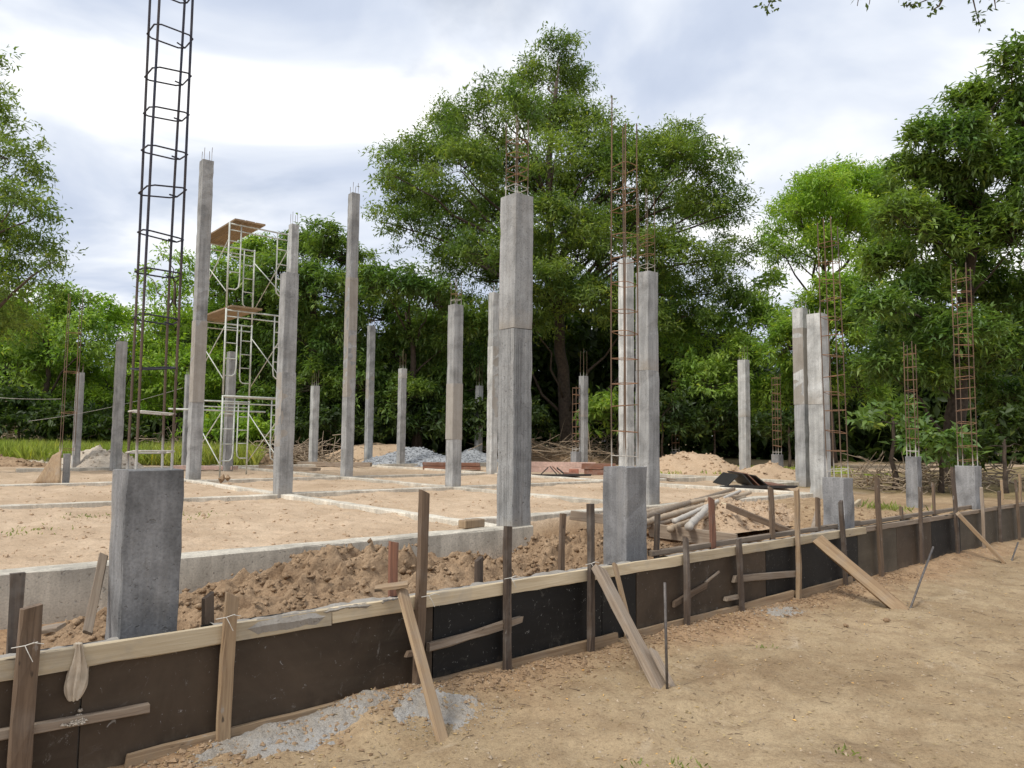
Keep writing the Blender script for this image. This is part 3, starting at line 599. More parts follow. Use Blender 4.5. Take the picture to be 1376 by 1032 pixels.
# paper bag stuffed in the panel joint, with cement
def rag():
    t = thing('crumpled_paper', 'crumpled brown cement paper hanging in the panel joint at left', 'paper', wp(103, 885, 4.07))
    v = []; f = []; n, m = 20, 36
    for i in range(n+1):
        u = i/n; hw = .014+.026*math.sin(math.pi*min(1, u)**1.5*.93)
        for j in range(m):
            a = 2*math.pi*j/m; k = 1+.30*math.sin(7*a+u*1.5)+.12*math.sin(11*a-u*4)+random.uniform(-.05, .05)
            v.append((hw*k*math.cos(a) + .008*math.sin(u*4), -.016+.022*k*math.sin(a), .075-.26*u))
    for i in range(n):
        for j in range(m): j2 = (j+1) % m; f.append((i*m+j, i*m+j2, (i+1)*m+j2, (i+1)*m+j))
    f.append(tuple(range(m))); f.append(tuple(n*m+j for j in range(m))[::-1]); obj('paper', v, f, PAPER, t)
rag()
c = wp(100, 968, 4.05); crust('cement_blob', [(c.x, 4.05, c.z-.012, .055, 160), (c.x+.01, 4.055, c.z-.004, .035, 90), (c.x+.02, 4.062, c.z+.012, .015, 40), (c.x+.025, 4.066, c.z+.035, .006, 14)], 'white cement blob sitting on the low slat at left', PALE, None, 'cement')
# ------------------------------------------------------------------ heaps
def heap(name, label, cx, cy, rx, ry, h, mat, cat='heap', seed=1, rough=.12, n=44, clods=200, cl=(.02, .06), group=None, rot=0., base=None, clodmat=None, sharp=1.4):
    base = -.06 if base is None else base; g = np.linspace(-1.15, 1.15, n); U, V = np.meshgrid(g, g); d = np.sqrt(U**2+V**2) + .22*fbm(U+seed, V, 1.6, 3, seed)
    Z = h*np.clip(1-d, 0, 1)**(1/sharp)*(1+.5*fbm(U, V, 2.2, 3, seed+5)) + h*rough*fbm(U, V, 7, 4, seed+9, .65)*np.clip(1.3-d, 0, 1) - .05*smooth(.85, 1.1, d)
    Z = Z + h*rough*.45*fbm(U*rx, V*ry, 9, 4, seed+31, .7)*np.clip(1.25-d, 0, 1)
    ca, sa = math.cos(rot), math.sin(rot); X = rx*U*ca-ry*V*sa; Y = rx*U*sa+ry*V*ca
    v = np.stack([X.ravel(), Y.ravel(), Z.ravel()], 1); f = [(j*n+i, j*n+i+1, (j+1)*n+i+1, (j+1)*n+i) for j in range(n-1) for i in range(n-1)]
    t = thing(name, label, cat, (cx, cy, base), group); obj('mound', v, f, mat, t, True)
    if clods:
        b = MB(); k = 0
        while k < clods:
            i = random.randrange(n*n)
            if d.ravel()[i] > 1.05: continue
            b.rock(v[i]+np.array([random.uniform(-.05, .05), random.uniform(-.05, .05), .0]), random.uniform(*cl)*random.uniform(.5, 1)); k += 1
        o = b.build('clods', clodmat or mat, t, clodmat is None); o['kind'] = 'stuff'
    return t
heap('soil_heap', 'brown dug soil heaped behind the formwork right of the nearest pedestal', 3.1, 5.6, 2.2, .8, .38, SOIL, seed=3, rough=.5, n=170, clods=3000, cl=(.006, .045), base=-.40, sharp=2.2)
heap('soil_heap', 'brown dug soil heaped below the nearest column', 6.0, 5.55, 1.35, .75, .38, SOIL, seed=8, rough=.5, n=140, clods=2400, cl=(.006, .042), base=-.40, sharp=2.0)
heap('soil_heap', 'loose sandy soil heaped behind the wall between two stakes', 9.9, 6.3, 1.5, .75, .26, SANDM, seed=12, rough=.5, n=110, clods=1200, cl=(.012, .05), base=-.12)
p = gp(935, 634); heap('sand_heap', 'large sand heap behind the black metal sheets', p.x+1.0, p.y+.9, 2.1, 1.4, .75, SANDM, seed=14, clods=350, cl=(.03, .09), rot=-.7)
p = gp(1042, 644); heap('sand_heap', 'smaller sand heap left of the two tall columns', p.x+.8, p.y+.6, 1.6, 1.1, .42, SANDM, seed=15, clods=200, cl=(.03, .08), rot=-.7)
p = gp(550, 625); heap('gravel_heap', 'grey gravel heap behind the white capped column', p.x+1.2, p.y+1.2, 2.2, 1.5, .85, GRAVEL, seed=16, clods=3500, cl=(.03, .07), rot=-.7, clodmat=GRAVEL, sharp=1.1)
p = gp(625, 622); heap('gravel_heap', 'second grey gravel heap half hidden between far columns', p.x+1.2, p.y+1.2, 1.6, 1.2, .6, GRAVEL, seed=17, clods=2000, cl=(.03, .07), rot=-.7, clodmat=GRAVEL, sharp=1.1)
p = gp(490, 622); heap('sand_heap', 'orange sand heap behind the tall slender column', p.x+1.6, p.y+1.8, 2.9, 1.6, .9, SANDM, seed=18, clods=200, cl=(.03, .08), rot=-.7)
p = gp(118, 628); heap('spoil_heap', 'pale spoil heap before the grass between two left columns', p.x+.4, p.y+.6, 1.5, .9, .62, PALE, seed=19, rough=.3, clods=200, cl=(.03, .1), rot=-.7)
p = gp(55, 623); heap('spoil_heap', 'low pale spoil heap at the left before the grass', p.x+.4, p.y+.6, 1.3, .8, .4, PALE, seed=20, rough=.3, clods=150, cl=(.03, .08), rot=-.7)
p = gp(210, 625); heap('soil_heap', 'low reddish soil bank at the back left of the scaffold', p.x+2, p.y+3, 4.5, 1.3, .7, SOIL, seed=22, rough=.35, clods=300, cl=(.04, .12), rot=-.7)
p = gp(30, 625); heap('soil_heap', 'dark dug soil at the far left edge before the grass', p.x-1, p.y+.8, 2.4, .9, .3, SOIL, seed=25, rough=.5, clods=300, cl=(.03, .1), rot=-.7)
p = gp(740, 622); heap('soil_heap', 'low reddish soil bank around the foot of the largest tree', p.x+1.5, p.y+2, 5.5, 1.6, .55, SOIL, seed=23, rough=.4, clods=300, cl=(.04, .12), rot=-.7)
def spill(label, cx, cy, rx, ry, seed, h=.03, rot=0.):
    n = 70; g = np.linspace(-1.2, 1.2, n); U, V = np.meshgrid(g, g); d = np.sqrt(U**2+V**2) + .75*fbm(U+seed, V, 2.2, 4, seed, .6)
    X = cx + rx*U*math.cos(rot) - ry*V*math.sin(rot); Y = cy + rx*U*math.sin(rot) + ry*V*math.cos(rot)
    Z = ground_h(X, Y) + h*np.clip((1-d)*3, -1, 1) + h*1.3*fbm(X, Y, 22, 4, seed, .65)*np.clip(1.2-d, 0, 1) - .004; ok = Y < 4.04
    v = np.stack([X.ravel(), np.minimum(Y.ravel(), 4.045), Z.ravel()], 1); f = [(j*n+i, j*n+i+1, (j+1)*n+i+1, (j+1)*n+i) for j in range(n-1) for i in range(n-1) if d[j, i] < 1.08]
    t = thing('cement_spill', label, 'cement', (0, 0, 0)); o = obj('crust', v, f, CEMENT, t, False); b = MB()
    for _ in range(420):
        i = random.randrange(n*n)
        if d.ravel()[i] < 1.6 and Y.ravel()[i] < 4.03: b.rock((X.ravel()[i]+random.uniform(-.02, .02), Y.ravel()[i]+random.uniform(-.02, .02), ground_h(X.ravel()[i:i+1], Y.ravel()[i:i+1])[0]+.006), random.uniform(.002, .006))
    o = b.build('crumbs', CEMENT, t); o['kind'] = 'stuff'
spill('grey cement spill at the foot of the brown panels', 1.80, 3.93, .50, .19, 3, .014); spill('grey cement spill at the foot of the leftmost brace', 2.66, 3.76, .27, .26, 6, .012); spill('small grey cement spill under the short horizontal slat', 6.7, 3.84, .28, .14, 9, .010)
# leaning sheet at left
p = gp(66, 649); v = [(-.3, .05, -.05), (.42, -.05, -.05), (.06, .25, .85), (-.16, .3, .9), (-.02, .1, .4), (.24, .08, .42)]
b = MB()
n = 10
for i in range(n+1):
    t = i/n
    for j in range(7):
        s_ = j/6; x0 = -.65+.5*t**.5; x1 = .36-.22*t; b.v.append(Vector((x0+(x1-x0)*s_, .25*t+.06*math.sin(s_*3.1)*(1-t)+.02*random.random(), -.06+.82*t**.8*(.9+.15*s_))))
for i in range(n):
    for j in range(6): b.f.append((i*7+j, i*7+j+1, i*7+8+j, i*7+7+j))
o = b.build('leaning_bark_sheet', W_TAN, None, True, loc=(p.x, p.y, 0)); o.rotation_euler.z = -.7; o.scale = (.62, .8, .85); so = o.modifiers.new('thick', 'SOLIDIFY'); so.thickness = .03; tag(o, 'tan curved sheet propped before the thin rebar bars at left', 'sheet')
# site boards and sheets at the back
def stack_box(name, px, py, L, d, h, mat, label, cat, rz=0., group=None):
    p = gp(px, py); t = thing(name, label, cat, (p.x, p.y, -.02), group); t.rotation_euler.z = rz; k = max(1, int(h/.12))
    for i in range(k): timber('board', (-L/2+random.uniform(-.05, .05), random.uniform(-.03, .03), h*(i+.5)/k), (L/2+random.uniform(-.05, .05), random.uniform(-.03, .03), h*(i+.5)/k), h/k-.006, d, mat, t, (0, 0, 1), .006)
    return t
stack_box('board_stack', 607, 630, 1.9, .3, .24, W_RED, 'low stack of reddish boards before the gravel, behind a column', 'boards', -.72)
stack_box('board_stack', 806, 637, 1.0, .5, .34, W_RED, 'dark reddish boards left of the pale caged column', 'boards', -.9)
o = stack_box('formwork_board', 755, 634, 2.2, .08, .34, PINKB, 'pinkish formwork board on edge at the back of the plot', 'board', -.72)
p = gp(771, 637); o = MB().box((-.14, -.07, 0), (.14, .07, .16)).build('brick', BRICK, None, loc=(p.x-.12, p.y-.12, 0)); o.rotation_euler.z = -.6; bv = o.modifiers.new('edge', 'BEVEL'); bv.width = .01; tag(o, 'single red brick before the pinkish board', 'brick')
stack_box('board_stack', 450, 626, 2.6, .4, .16, W_GREY, 'grey boards on blocks behind the tall slender column', 'boards', -.72)
stack_box('board_stack', 275, 630, 2.0, .5, .12, PINKB, 'flat pinkish boards beyond the scaffold', 'boards', -.72)
plank(gp(345, 627), gp(430, 631), .12, .05, W_GREY, 'long pale plank on the ground left of the short thin column')
plank(gp(470, 600, .0)+Vector((0, 0, .0)), at(474, 600, 29), .12, .05, W_GREY, 'slanted pale board leaning behind the thin columns', name='leaning_board') if False else None
def sheet_tent(px, py, L, label, w=.5, rz=0.):
    p = gp(px, py); t = thing('steel_sheets', label, 'sheets', (p.x, p.y, 0)); t.rotation_euler.z = rz
    for x, a, m, q in ((-.36, .80, BLACKSHEET, 1.0), (.34, -.72, BLACKSHEET, 1.08), (.52, -.80, W_RED, 1.15), (.72, -.9, BLACKSHEET, 1.1), (1.35, -1.50, W_RED, 1.6)):
        b = MB(); b.box((-.012, -L/2, -.02), (.012, L/2, w*q)); o = b.build('sheet', m, t, loc=(x*w/.42, random.uniform(-.05, .05), .03)); o.rotation_euler = (0, a, random.uniform(-.05, .05))
    timber('edge_bar', (-.5, -L/2-.05, .0), (1.2, -L/2-.1, .03), .06, .05, BLACKSHEET, t, (0, 0, 1))
    return t
sheet_tent(985, 652, 1.5, 'black steel form sheets propped like a tent on the sand', .34, -.75); sheet_tent(738, 638, .8, 'small dark folded sheets lying right of the nearest column', .26, -.75)
# dark broken clod by the scaffold
b = MB(); b.rock((0, 0, .06), .12); b.rock((.13, .05, .08), .09); p = gp(299, 647); tag(b.build('broken_clod', SOIL, None, loc=(p.x, p.y, 0)), 'dark clod lying at the foot of the scaffold', 'clod')
for px, py, r, lab in ((1255+50, 0, 0, ''),) if False else ((1257, 640, 0, ''),) if False else (): pass

# ------------------------------------------------------------------ scaffold
def scaffold():
    a = gp(295, 642); X0, Y0 = a.x, a.y
    def solve(px, Y):                                   # X on line Y seen at column px
        d = ray(px, 600); return d.x/d.y*Y
    X1 = solve(378, Y0); 
    lo, hi = .2, 4.
    for _ in range(30):
        m = (lo+hi)/2
        q = Vector((X1, Y0+m, 0))-EYE; pxx = PW/2+FOC*q.dot(RGT)/q.dot(FWD)
        if pxx > 331: lo = m
        else: hi = m
    D = lo; Wd = X1-X0; zt = [height(a, r) for r in (642, 530, 413, 297)]; zt[0] = -.05
    t = thing('scaffold_tower', 'pale steel scaffold tower of three lifts with plank decks', 'scaffold', (X0, Y0, 0))
    r = .024
    for k in range(3):
        z0, z1 = zt[k], zt[k+1]-.02
        for y in (0, D):
            b = MB(); h = z1-z0
            b.tube([(0, y, z0), (0, y, z1)], r, 8); b.tube([(Wd, y, z0), (Wd, y, z1)], r, 8); b.tube([(0, y, z1-.04), (Wd, y, z1-.04)], r*.9, 8); b.tube([(0, y, z1-.2), (Wd, y, z1-.2)], r*.7, 8)
            fr = b.build('frame', SCAF, t, True)
            for x0, s in ((0, 1), (Wd, -1)):
                b = MB(); xi = x0+s*.30*min(1, Wd/1.3)
                b.tube([(xi, y, z1-.05), (xi, y, z0+h*.32), (xi-s*.02, y, z0+h*.25), (xi-s*.09, y, z0+h*.22), (x0, y, z0+h*.22)], r*.75, 7)
                for q in (.42, .60, .78): b.tube([(x0, y, z0+h*q), (xi, y, z0+h*q)], r*.6, 6)
                b.build('ladder', SCAF, fr, True)
        for x in (-.01, Wd+.01):
            for (za, zb) in ((.18, .82), (.82, .18)):
                MB().tube([(x+.02*(za > .5), 0, z0+(z1-z0)*za), (x+.02*(za > .5), D, z0+(z1-z0)*zb)], r*.6, 6).build('cross_brace', SCAF, t, True)
        if k < 1: MB().tube([(0, -.03, z1-.02), (Wd, -.03, z1-.02)], r, 8).build('ledger', SCAF, t, True); MB().tube([(-.6, D+.03, z1-.3), (Wd+.5, D+.03, z1-.3)], r, 8).build('ledger', SCAF, t, True)
        if k > 0:
            for j in range(3): timber('deck_plank', (.2+.27*j, -.15, zt[k+1]+.035), (.2+.27*j, D+.35+random.uniform(-.1, .1), zt[k+1]+.035+random.uniform(0, .02)), .25, .045, W_TAN, t, (1, 0, 0))
    return t
scaffold()

# ------------------------------------------------------------------ trees
def leaf_obj(name, C, Dn, Nn, L, Wd, mat, parent=None, fold=.25, droop=.0):
    n = len(C); Dn = Dn/np.linalg.norm(Dn, axis=1, keepdims=True); side = np.cross(Dn, Nn); side /= (np.linalg.norm(side, axis=1, keepdims=True)+1e-9); up = np.cross(side, Dn)
    L = L[:, None]; Wd = Wd[:, None]; mid = C + Dn*L*.45
    V = np.empty((n, 4, 3), np.float32); V[:, 0] = C; V[:, 1] = mid + side*Wd*.5 + up*Wd*fold*.5; V[:, 2] = C + Dn*L; V[:, 2, 2] -= (L[:, 0]*droop); V[:, 3] = mid - side*Wd*.5 + up*Wd*fold*.5
    me = bpy.data.meshes.new(name); me.vertices.add(4*n); me.vertices.foreach_set('co', V.ravel())
    i = (np.arange(n)*4)[:, None]; tri = np.concatenate([i, i+1, i+2, i, i+2, i+3], 1).astype(np.int32)
    me.loops.add(6*n); me.loops.foreach_set('vertex_index', tri.ravel()); me.polygons.add(2*n); me.polygons.foreach_set('loop_start', (np.arange(2*n)*3).astype(np.int32)); me.update()
    me.materials.append(mat); return link(name, me, parent)
KINDS = {  # leaf length, width, leaves per spray, spray radius, mode
    'fine': (.25, .072, 34, .50, 0), 'mango': (.24, .068, 15, .10, 1), 'broad': (.25, .095, 26, .38, 0), 'shrub': (.30, .12, 16, .30, 0), 'far': (.6, .25, 16, .6, 0)}
def wig(a, b, n, amp, rng):
    pts = []
    for i in range(n+1):
        t = i/n; p = a.lerp(b, t); k = math.sin(math.pi*t)*amp; pts.append(p+Vector((rng.uniform(-k, k), rng.uniform(-k, k), rng.uniform(-k, k)*.5)))
    return pts
def tree(label, base, depth, trunk, tr, lobes, kind, mat, dens=1.0, name='tree', group=None, sc=1.0, spread=3.0, seed=0, cat='tree', bark=BARK, sparse_twigs=.16, lsc=1.0):
    rng = random.Random(seed*97+5); R = np.random.default_rng(seed+100)
    B = at(base, 600, depth); B.z = 0; root = thing(name, label, cat, (B.x, B.y, gz(B.x, B.y)-.1), group); O = Vector(root.location)
    px_m = depth/FOC; path = [Vector((0, 0, 0))] + [at(x, y, depth)-O for x, y in trunk]
    tb = MB(); pts = [path[0]]
    for a, b in zip(path, path[1:]): pts += wig(a, b, 4, (b-a).length*.04, rng)[1:]
    nP = len(pts); tb.tube(pts, [tr*(1.35-.35*min(1, i/2))*(1-.75*i/(nP-1)) for i in range(nP)], 9)
    Ll, Lw, per, rad_, mode = KINDS[kind]; Ll *= sc*lsc; Lw *= sc*lsc; rad_ *= sc
    Cs, Ds, Ns = [], [], []; bb = MB()
    for (lx, ly, rx, ry, *ex) in lobes:
        k = ex[0] if ex else 1.0; dd = depth + (ex[1] if len(ex) > 1 else rng.uniform(-spread, spread)); c = at(lx, ly, dd)-O; mrx, mrz = rx*dd/FOC, ry*dd/FOC; mry = mrx*.9
        # limb to the lobe from the nearest lower trunk point
        cand = [p for p in pts if p.z < c.z+.3] or [pts[0]]; s = min(cand, key=lambda p: abs((c.z-p.z) - .85*math.hypot(p.x-c.x, p.y-c.y)) + .15*(p-c).length + (20 if p.z < pts[min(9 if nP > 16 else 4, nP-1)].z and nP > 6 else 0)); lp = wig(s, c, 5, (c-s).length*.07, rng); lp = [q + Vector((0, 0, math.sin(math.pi*i_/5)*(c-s).length*.06)) for i_, q in enumerate(lp)]
        tb.tube(lp, [max(.012, min(tr*.30, .012*(c-s).length+.02)*(1-.8*i/5)) for i in range(6)], 6)
        area = 4*math.pi*((mrx*mry)**1.6+(mrx*mrz)**1.6+(mry*mrz)**1.6)**(1/1.6)/3**(1/1.6)
        nc = int(max(8, area/(rad_**2 if mode == 0 else .055*sc*sc)*dens*k*.62))
        d = R.normal(size=(nc, 3)); d /= np.linalg.norm(d, axis=1, keepdims=True); d[:, 2] = np.where(d[:, 2] < -.55, -d[:, 2], d[:, 2])
        rr = R.uniform(.25, 1.0, nc)**.55; lump = 1 + .38*fbm(d[:, 0]*2+lx, d[:, 1]*2+d[:, 2]*3+ly, 1.3, 3, seed)
        P = np.array(c)[None] + d*np.stack([mrx*rr*lump, mry*rr*lump, mrz*rr*lump], 1)
        # most sprays gather in smaller clumps with gaps between; a few stray out past the edge
        ns = int(R.integers(7, 12)); sdv = R.normal(size=(ns, 3)); sdv /= np.linalg.norm(sdv, axis=1, keepdims=True); sdv[:, 2] = np.where(sdv[:, 2] < -.4, -sdv[:, 2], sdv[:, 2])
        sc_ = np.array(c)[None] + sdv*np.array([mrx, mry, mrz])*R.uniform(.5, .92, (ns, 1)); sr_ = R.uniform(.24, .46, ns); wh = R.integers(0, ns, nc); inn = R.random(nc) < (.55 if mode == 0 else .68)
        far_ = np.where(R.random(nc) < .16, R.uniform(1.1, 1.9, nc), 1.0)
        P2 = sc_[wh] + d*np.array([mrx, mry, mrz*.75])*(sr_[wh]*rr*far_)[:, None]; P = np.where(inn[:, None], P2, P)
        for i in range(nc):
            if rng.random() < sparse_twigs and rr[i] > .5:
                q = Vector(P[i]); st = c.lerp(q, rng.uniform(0, .4)); bb.tube(wig(st, q, 3, (q-st).length*.1, rng), [.022*sc, .016*sc, .011*sc, .006*sc], 3, False)
        m = per; idx = np.repeat(np.arange(nc), m); o = d[idx]
        if mode == 0:
            ax = R.normal(size=(nc, 3))*[1, 1, .35] + d*.8; ax /= np.linalg.norm(ax, axis=1, keepdims=True); a = ax[idx]
            tt = R.uniform(-1, 1, len(idx)); off = a*(tt*rad_)[:, None] + R.normal(size=(len(idx), 3))*rad_*np.array([.34, .34, .22]); off[:, 2] -= .25*rad_*tt**2
            Cs.append(P[idx]+off); Ds.append(a*.7 + R.normal(size=(len(idx), 3))*.7 + [0, 0, -.25]); Ns.append(R.normal(size=(len(idx), 3))*.55 + [0, 0, 1.0] + o*.3)
        else:
            th = R.uniform(0, 6.283, len(idx)); el = R.normal(-.25, .55, len(idx)); dr = np.stack([np.cos(th)*np.cos(el), np.sin(th)*np.cos(el), np.sin(el)], 1) + o*.35
            Cs.append(P[idx] + R.normal(size=(len(idx), 3))*rad_); Ds.append(dr); Ns.append(np.stack([-np.cos(th)*np.sin(el), -np.sin(th)*np.sin(el), np.cos(el)], 1) + R.normal(size=(len(idx), 3))*.25)
    tb.build('trunk', bark, root, True)
    if bb.v: o = bb.build('branches', bark, root); o['kind'] = 'stuff'
    C = np.concatenate(Cs); n = len(C); o = leaf_obj('crown', C, np.concatenate(Ds), np.concatenate(Ns), Ll*R.uniform(.45, 1.35, n), Lw*R.uniform(.55, 1.35, n), mat, root, .3, .12)
    TOTAL.append((label, n)); return root
TOTAL = []
TG = 'trees behind the building plot'
tree('largest feathery dark green tree towering behind the middle of the plot', 765, 38, [(759, 540), (752, 450), (742, 330), (738, 210), (748, 110)], .40,
     [(752, 72, 34, 30, .8), (600, 170, 40, 34, .9), (560, 215, 44, 38, .9), (660, 135, 34, 28, .8), (540, 255, 36, 36, .8), (905, 215, 44, 38, .9), (870, 215, 44, 40, .9), (820, 210, 44, 40, .9), (955, 275, 44, 36, .8), (735, 110, 55, 38, .8), (775, 120, 38, 36, .7), (690, 150, 40, 34, .9), (745, 175, 60, 50), (800, 180, 42, 44, .9), (640, 165, 40, 34, .9), (590, 205, 44, 40, .9), (620, 230, 58, 48), (680, 230, 56, 50), (560, 265, 45, 40, .75), (527, 235, 28, 40, .5), (520, 300, 30, 30, .5),
      (560, 320, 46, 36, .6), (600, 300, 55, 50), (660, 300, 60, 55), (725, 270, 55, 55), (785, 255, 58, 52), (845, 235, 46, 46), (880, 275, 52, 52), (830, 320, 58, 50), (770, 340, 60, 48), (700, 360, 60, 46), (630, 370, 60, 46), (915, 185, 30, 30, .8), (935, 215, 42, 34, .85),
      (965, 240, 36, 34, .65), (985, 285, 34, 38, .5), (940, 300, 50, 44, .7), (920, 355, 62, 36), (985, 345, 40, 30, .6), (870, 385, 60, 32), (950, 395, 60, 30, .9), (760, 400, 64, 28), (690, 420, 50, 30, .8), (600, 420, 50, 36, .8), (740, 300, 50, 44, .8, -5), (700, 330, 50, 40, .8, -5), (785, 320, 50, 40, .8, -5), (740, 375, 56, 36, .9, -5), (810, 400, 56, 34, .9, -5), (650, 345, 50, 40, .8, -5), (720, 440, 50, 26, .7, -3), (850, 430, 60, 26, .8, -4), (920, 425, 50, 24, .8, -3), (640, 450, 46, 28, .7, 0), (745, 215, 46, 40, .7, -5), (880, 340, 56, 40, .8, -4)],
     'fine', L_TAM, 1.25, 'tamarind_tree', TG, 1.0, 4.0, 1)
tree('dark glossy mango tree behind the scaffold and tall slender column', 425, 36, [(425, 520), (420, 440), (425, 370)], .35,
     [(437, 318, 26, 24, .9), (405, 345, 44, 34), (455, 350, 40, 34), (375, 375, 46, 40), (425, 395, 56, 44), (475, 400, 42, 42), (350, 425, 46, 44), (400, 450, 56, 46), (455, 460, 52, 46), (365, 500, 52, 46), (430, 520, 56, 44), (480, 520, 40, 44), (350, 560, 46, 36)], 'mango', L_MANGO, 1.15, 'mango_tree', TG, 1.3, 2.0, 2)
tree('light green leafy tree between the tall slender column and largest tree', 560, 35.5, [(560, 540), (555, 470), (545, 420)], .25,
     [(510, 385, 34, 34), (545, 385, 40, 36), (580, 410, 40, 36), (520, 430, 44, 38), (570, 455, 46, 40), (620, 450, 44, 40), (530, 480, 44, 40), (590, 500, 48, 42), (640, 500, 40, 44), (545, 540, 50, 36), (610, 550, 50, 34), (680, 520, 40, 40)], 'mango', L_MANGO, 1.05, 'leafy_tree', TG, 1.25, 2.0, 3)
tree('feathery tree reaching in from the left picture edge', -70, 20, [(-70, 480), (-60, 350), (-45, 220)], .3,
     [(-5, 90, 18, 22, .6), (-2, 140, 22, 26, .7), (15, 215, 42, 40, .9), (45, 240, 24, 24, .8), (20, 275, 50, 34), (60, 285, 20, 20, .8), (-30, 180, 50, 60), (-20, 320, 60, 46), (40, 335, 40, 30, .9), (68, 355, 16, 12, .7), (5, 380, 56, 36), (-50, 400, 70, 70), (-5, 440, 50, 40)],
     'fine', L_TAM, .95, 'feathery_tree', TG, .66, 1.6, 4)
tree('bright green bushy tree left of the dark rebar cage', 60, 35, [(60, 540), (65, 470)], .25,
     [(30, 430, 44, 40), (75, 405, 34, 28), (105, 420, 34, 34), (60, 460, 50, 44), (115, 465, 46, 44), (20, 500, 52, 48), (85, 520, 56, 50), (35, 555, 50, 30)], 'broad', L_HEDGE, .75, 'bushy_tree', TG, 1.05, 2.0, 5)
tree('pale green bushy tree between the cage and the leftmost columns', 160, 37, [(160, 550), (160, 490)], .22,
     [(145, 425, 26, 26, .9), (165, 450, 34, 36), (130, 500, 44, 40), (180, 490, 44, 44), (150, 545, 52, 34), (205, 540, 44, 36)], 'broad', L_NEEM, .7, 'bushy_tree', TG, 1.0, 2.0, 6)
tree('open crowned yellowish tree behind the dark rebar cage and scaffold', 240, 36, [(240, 530), (238, 450), (235, 380)], .22,
     [(225, 345, 22, 20, .45), (250, 365, 30, 26, .55), (205, 375, 26, 20, .45), (235, 405, 42, 34, .8), (215, 450, 46, 40), (265, 440, 44, 44), (235, 500, 52, 46), (285, 500, 46, 46), (240, 550, 60, 34)], 'broad', L_NEEM, .52, 'open_tree', TG, .95, 2.0, 7)
tree('mid green tree standing directly behind the scaffold tower', 320, 37, [(320, 520), (320, 430)], .25,
     [(310, 345, 26, 30, .8), (340, 350, 34, 34), (300, 395, 40, 40), (335, 410, 44, 44), (300, 450, 44, 44), (325, 500, 50, 50), (290, 550, 46, 36)], 'mango', L_HEDGE, 1.05, 'leafy_tree', TG, 1.25, 2.0, 8)
tree('bright yellow green tree with layered crown left of the right mango', 1115, 40, [(1112, 500), (1105, 420), (1110, 340)], .3,
     [(1125, 245, 46, 24), (1085, 262, 40, 26), (1160, 250, 44, 28), (1120, 280, 62, 26), (1055, 285, 26, 20, .9), (1180, 285, 44, 30), (1075, 310, 40, 18, .9), (1145, 312, 50, 20, .9), (1050, 345, 30, 18, .9), (1085, 350, 24, 14, .6), (1195, 330, 46, 30), (1040, 310, 22, 16, .8), (1110, 255, 50, 26, .9, -3), (1140, 290, 46, 24, .9, -3), (1075, 285, 40, 22, .9, -3), (1100, 325, 40, 20, .9, -3), (1130, 345, 34, 18, .8, -3), (1035, 330, 22, 16, .8, -2), (1190, 255, 40, 34, .9), (1205, 290, 40, 34, .9)],
     'fine', L_NEEM, 1.3, 'layered_tree', TG, 1.0, 3.0, 9)
tree('big dark mango tree filling the right side of the picture', 1285, 19.5, [(1283, 560), (1290, 480), (1300, 380), (1320, 250)], .32,
     [(1360, 90, 30, 36, .8), (1300, 140, 34, 28, .7), (1340, 150, 46, 40, .9), (1375, 170, 40, 50), (1245, 185, 34, 28, .8), (1285, 200, 48, 40), (1340, 225, 52, 46), (1385, 260, 40, 50), (1225, 240, 40, 36), (1270, 260, 52, 42), (1215, 300, 44, 36), (1255, 325, 50, 40), (1310, 300, 56, 46), (1365, 330, 50, 50),
      (1200, 360, 44, 36), (1240, 395, 50, 40), (1300, 380, 56, 46), (1360, 410, 50, 46), (1180, 420, 40, 34, .9), (1220, 450, 48, 38), (1285, 450, 54, 42), (1345, 480, 54, 42), (1190, 495, 44, 32, .9), (1240, 505, 48, 34, .9), (1300, 515, 50, 36), (1360, 540, 46, 36), (1400, 430, 50, 90), (1410, 200, 50, 90)],
     'mango', L_MANGO, 1.5, 'mango_tree', TG, .95, 1.6, 10)
tree('mid green tree behind the two tall columns', 1110, 33, [(1110, 540), (1105, 480)], .22,
     [(1120, 400, 40, 34, .9), (1160, 390, 44, 40), (1085, 430, 44, 36), (1135, 450, 50, 42), (1060, 470, 46, 40), (1100, 510, 54, 44), (1150, 520, 50, 46), (1050, 540, 50, 40), (1180, 450, 44, 44)], 'mango', L_HEDGE, 1.05, 'leafy_tree', TG, 1.25, 2.0, 11)
tree('yellowish leafy tree right of the largest tree, behind lone pale column', 1000, 36, [(1000, 540), (1005, 470)], .22,
     [(1030, 385, 30, 28, .7), (1000, 420, 44, 36, .9), (1035, 440, 44, 36), (960, 450, 48, 40), (1005, 490, 54, 44), (950, 520, 54, 44), (1010, 550, 50, 36), (900, 470, 50, 40)], 'broad', L_HEDGE, .7, 'leafy_tree', TG, 1.0, 2.0, 12)
SH = 'shrubs under the trees'
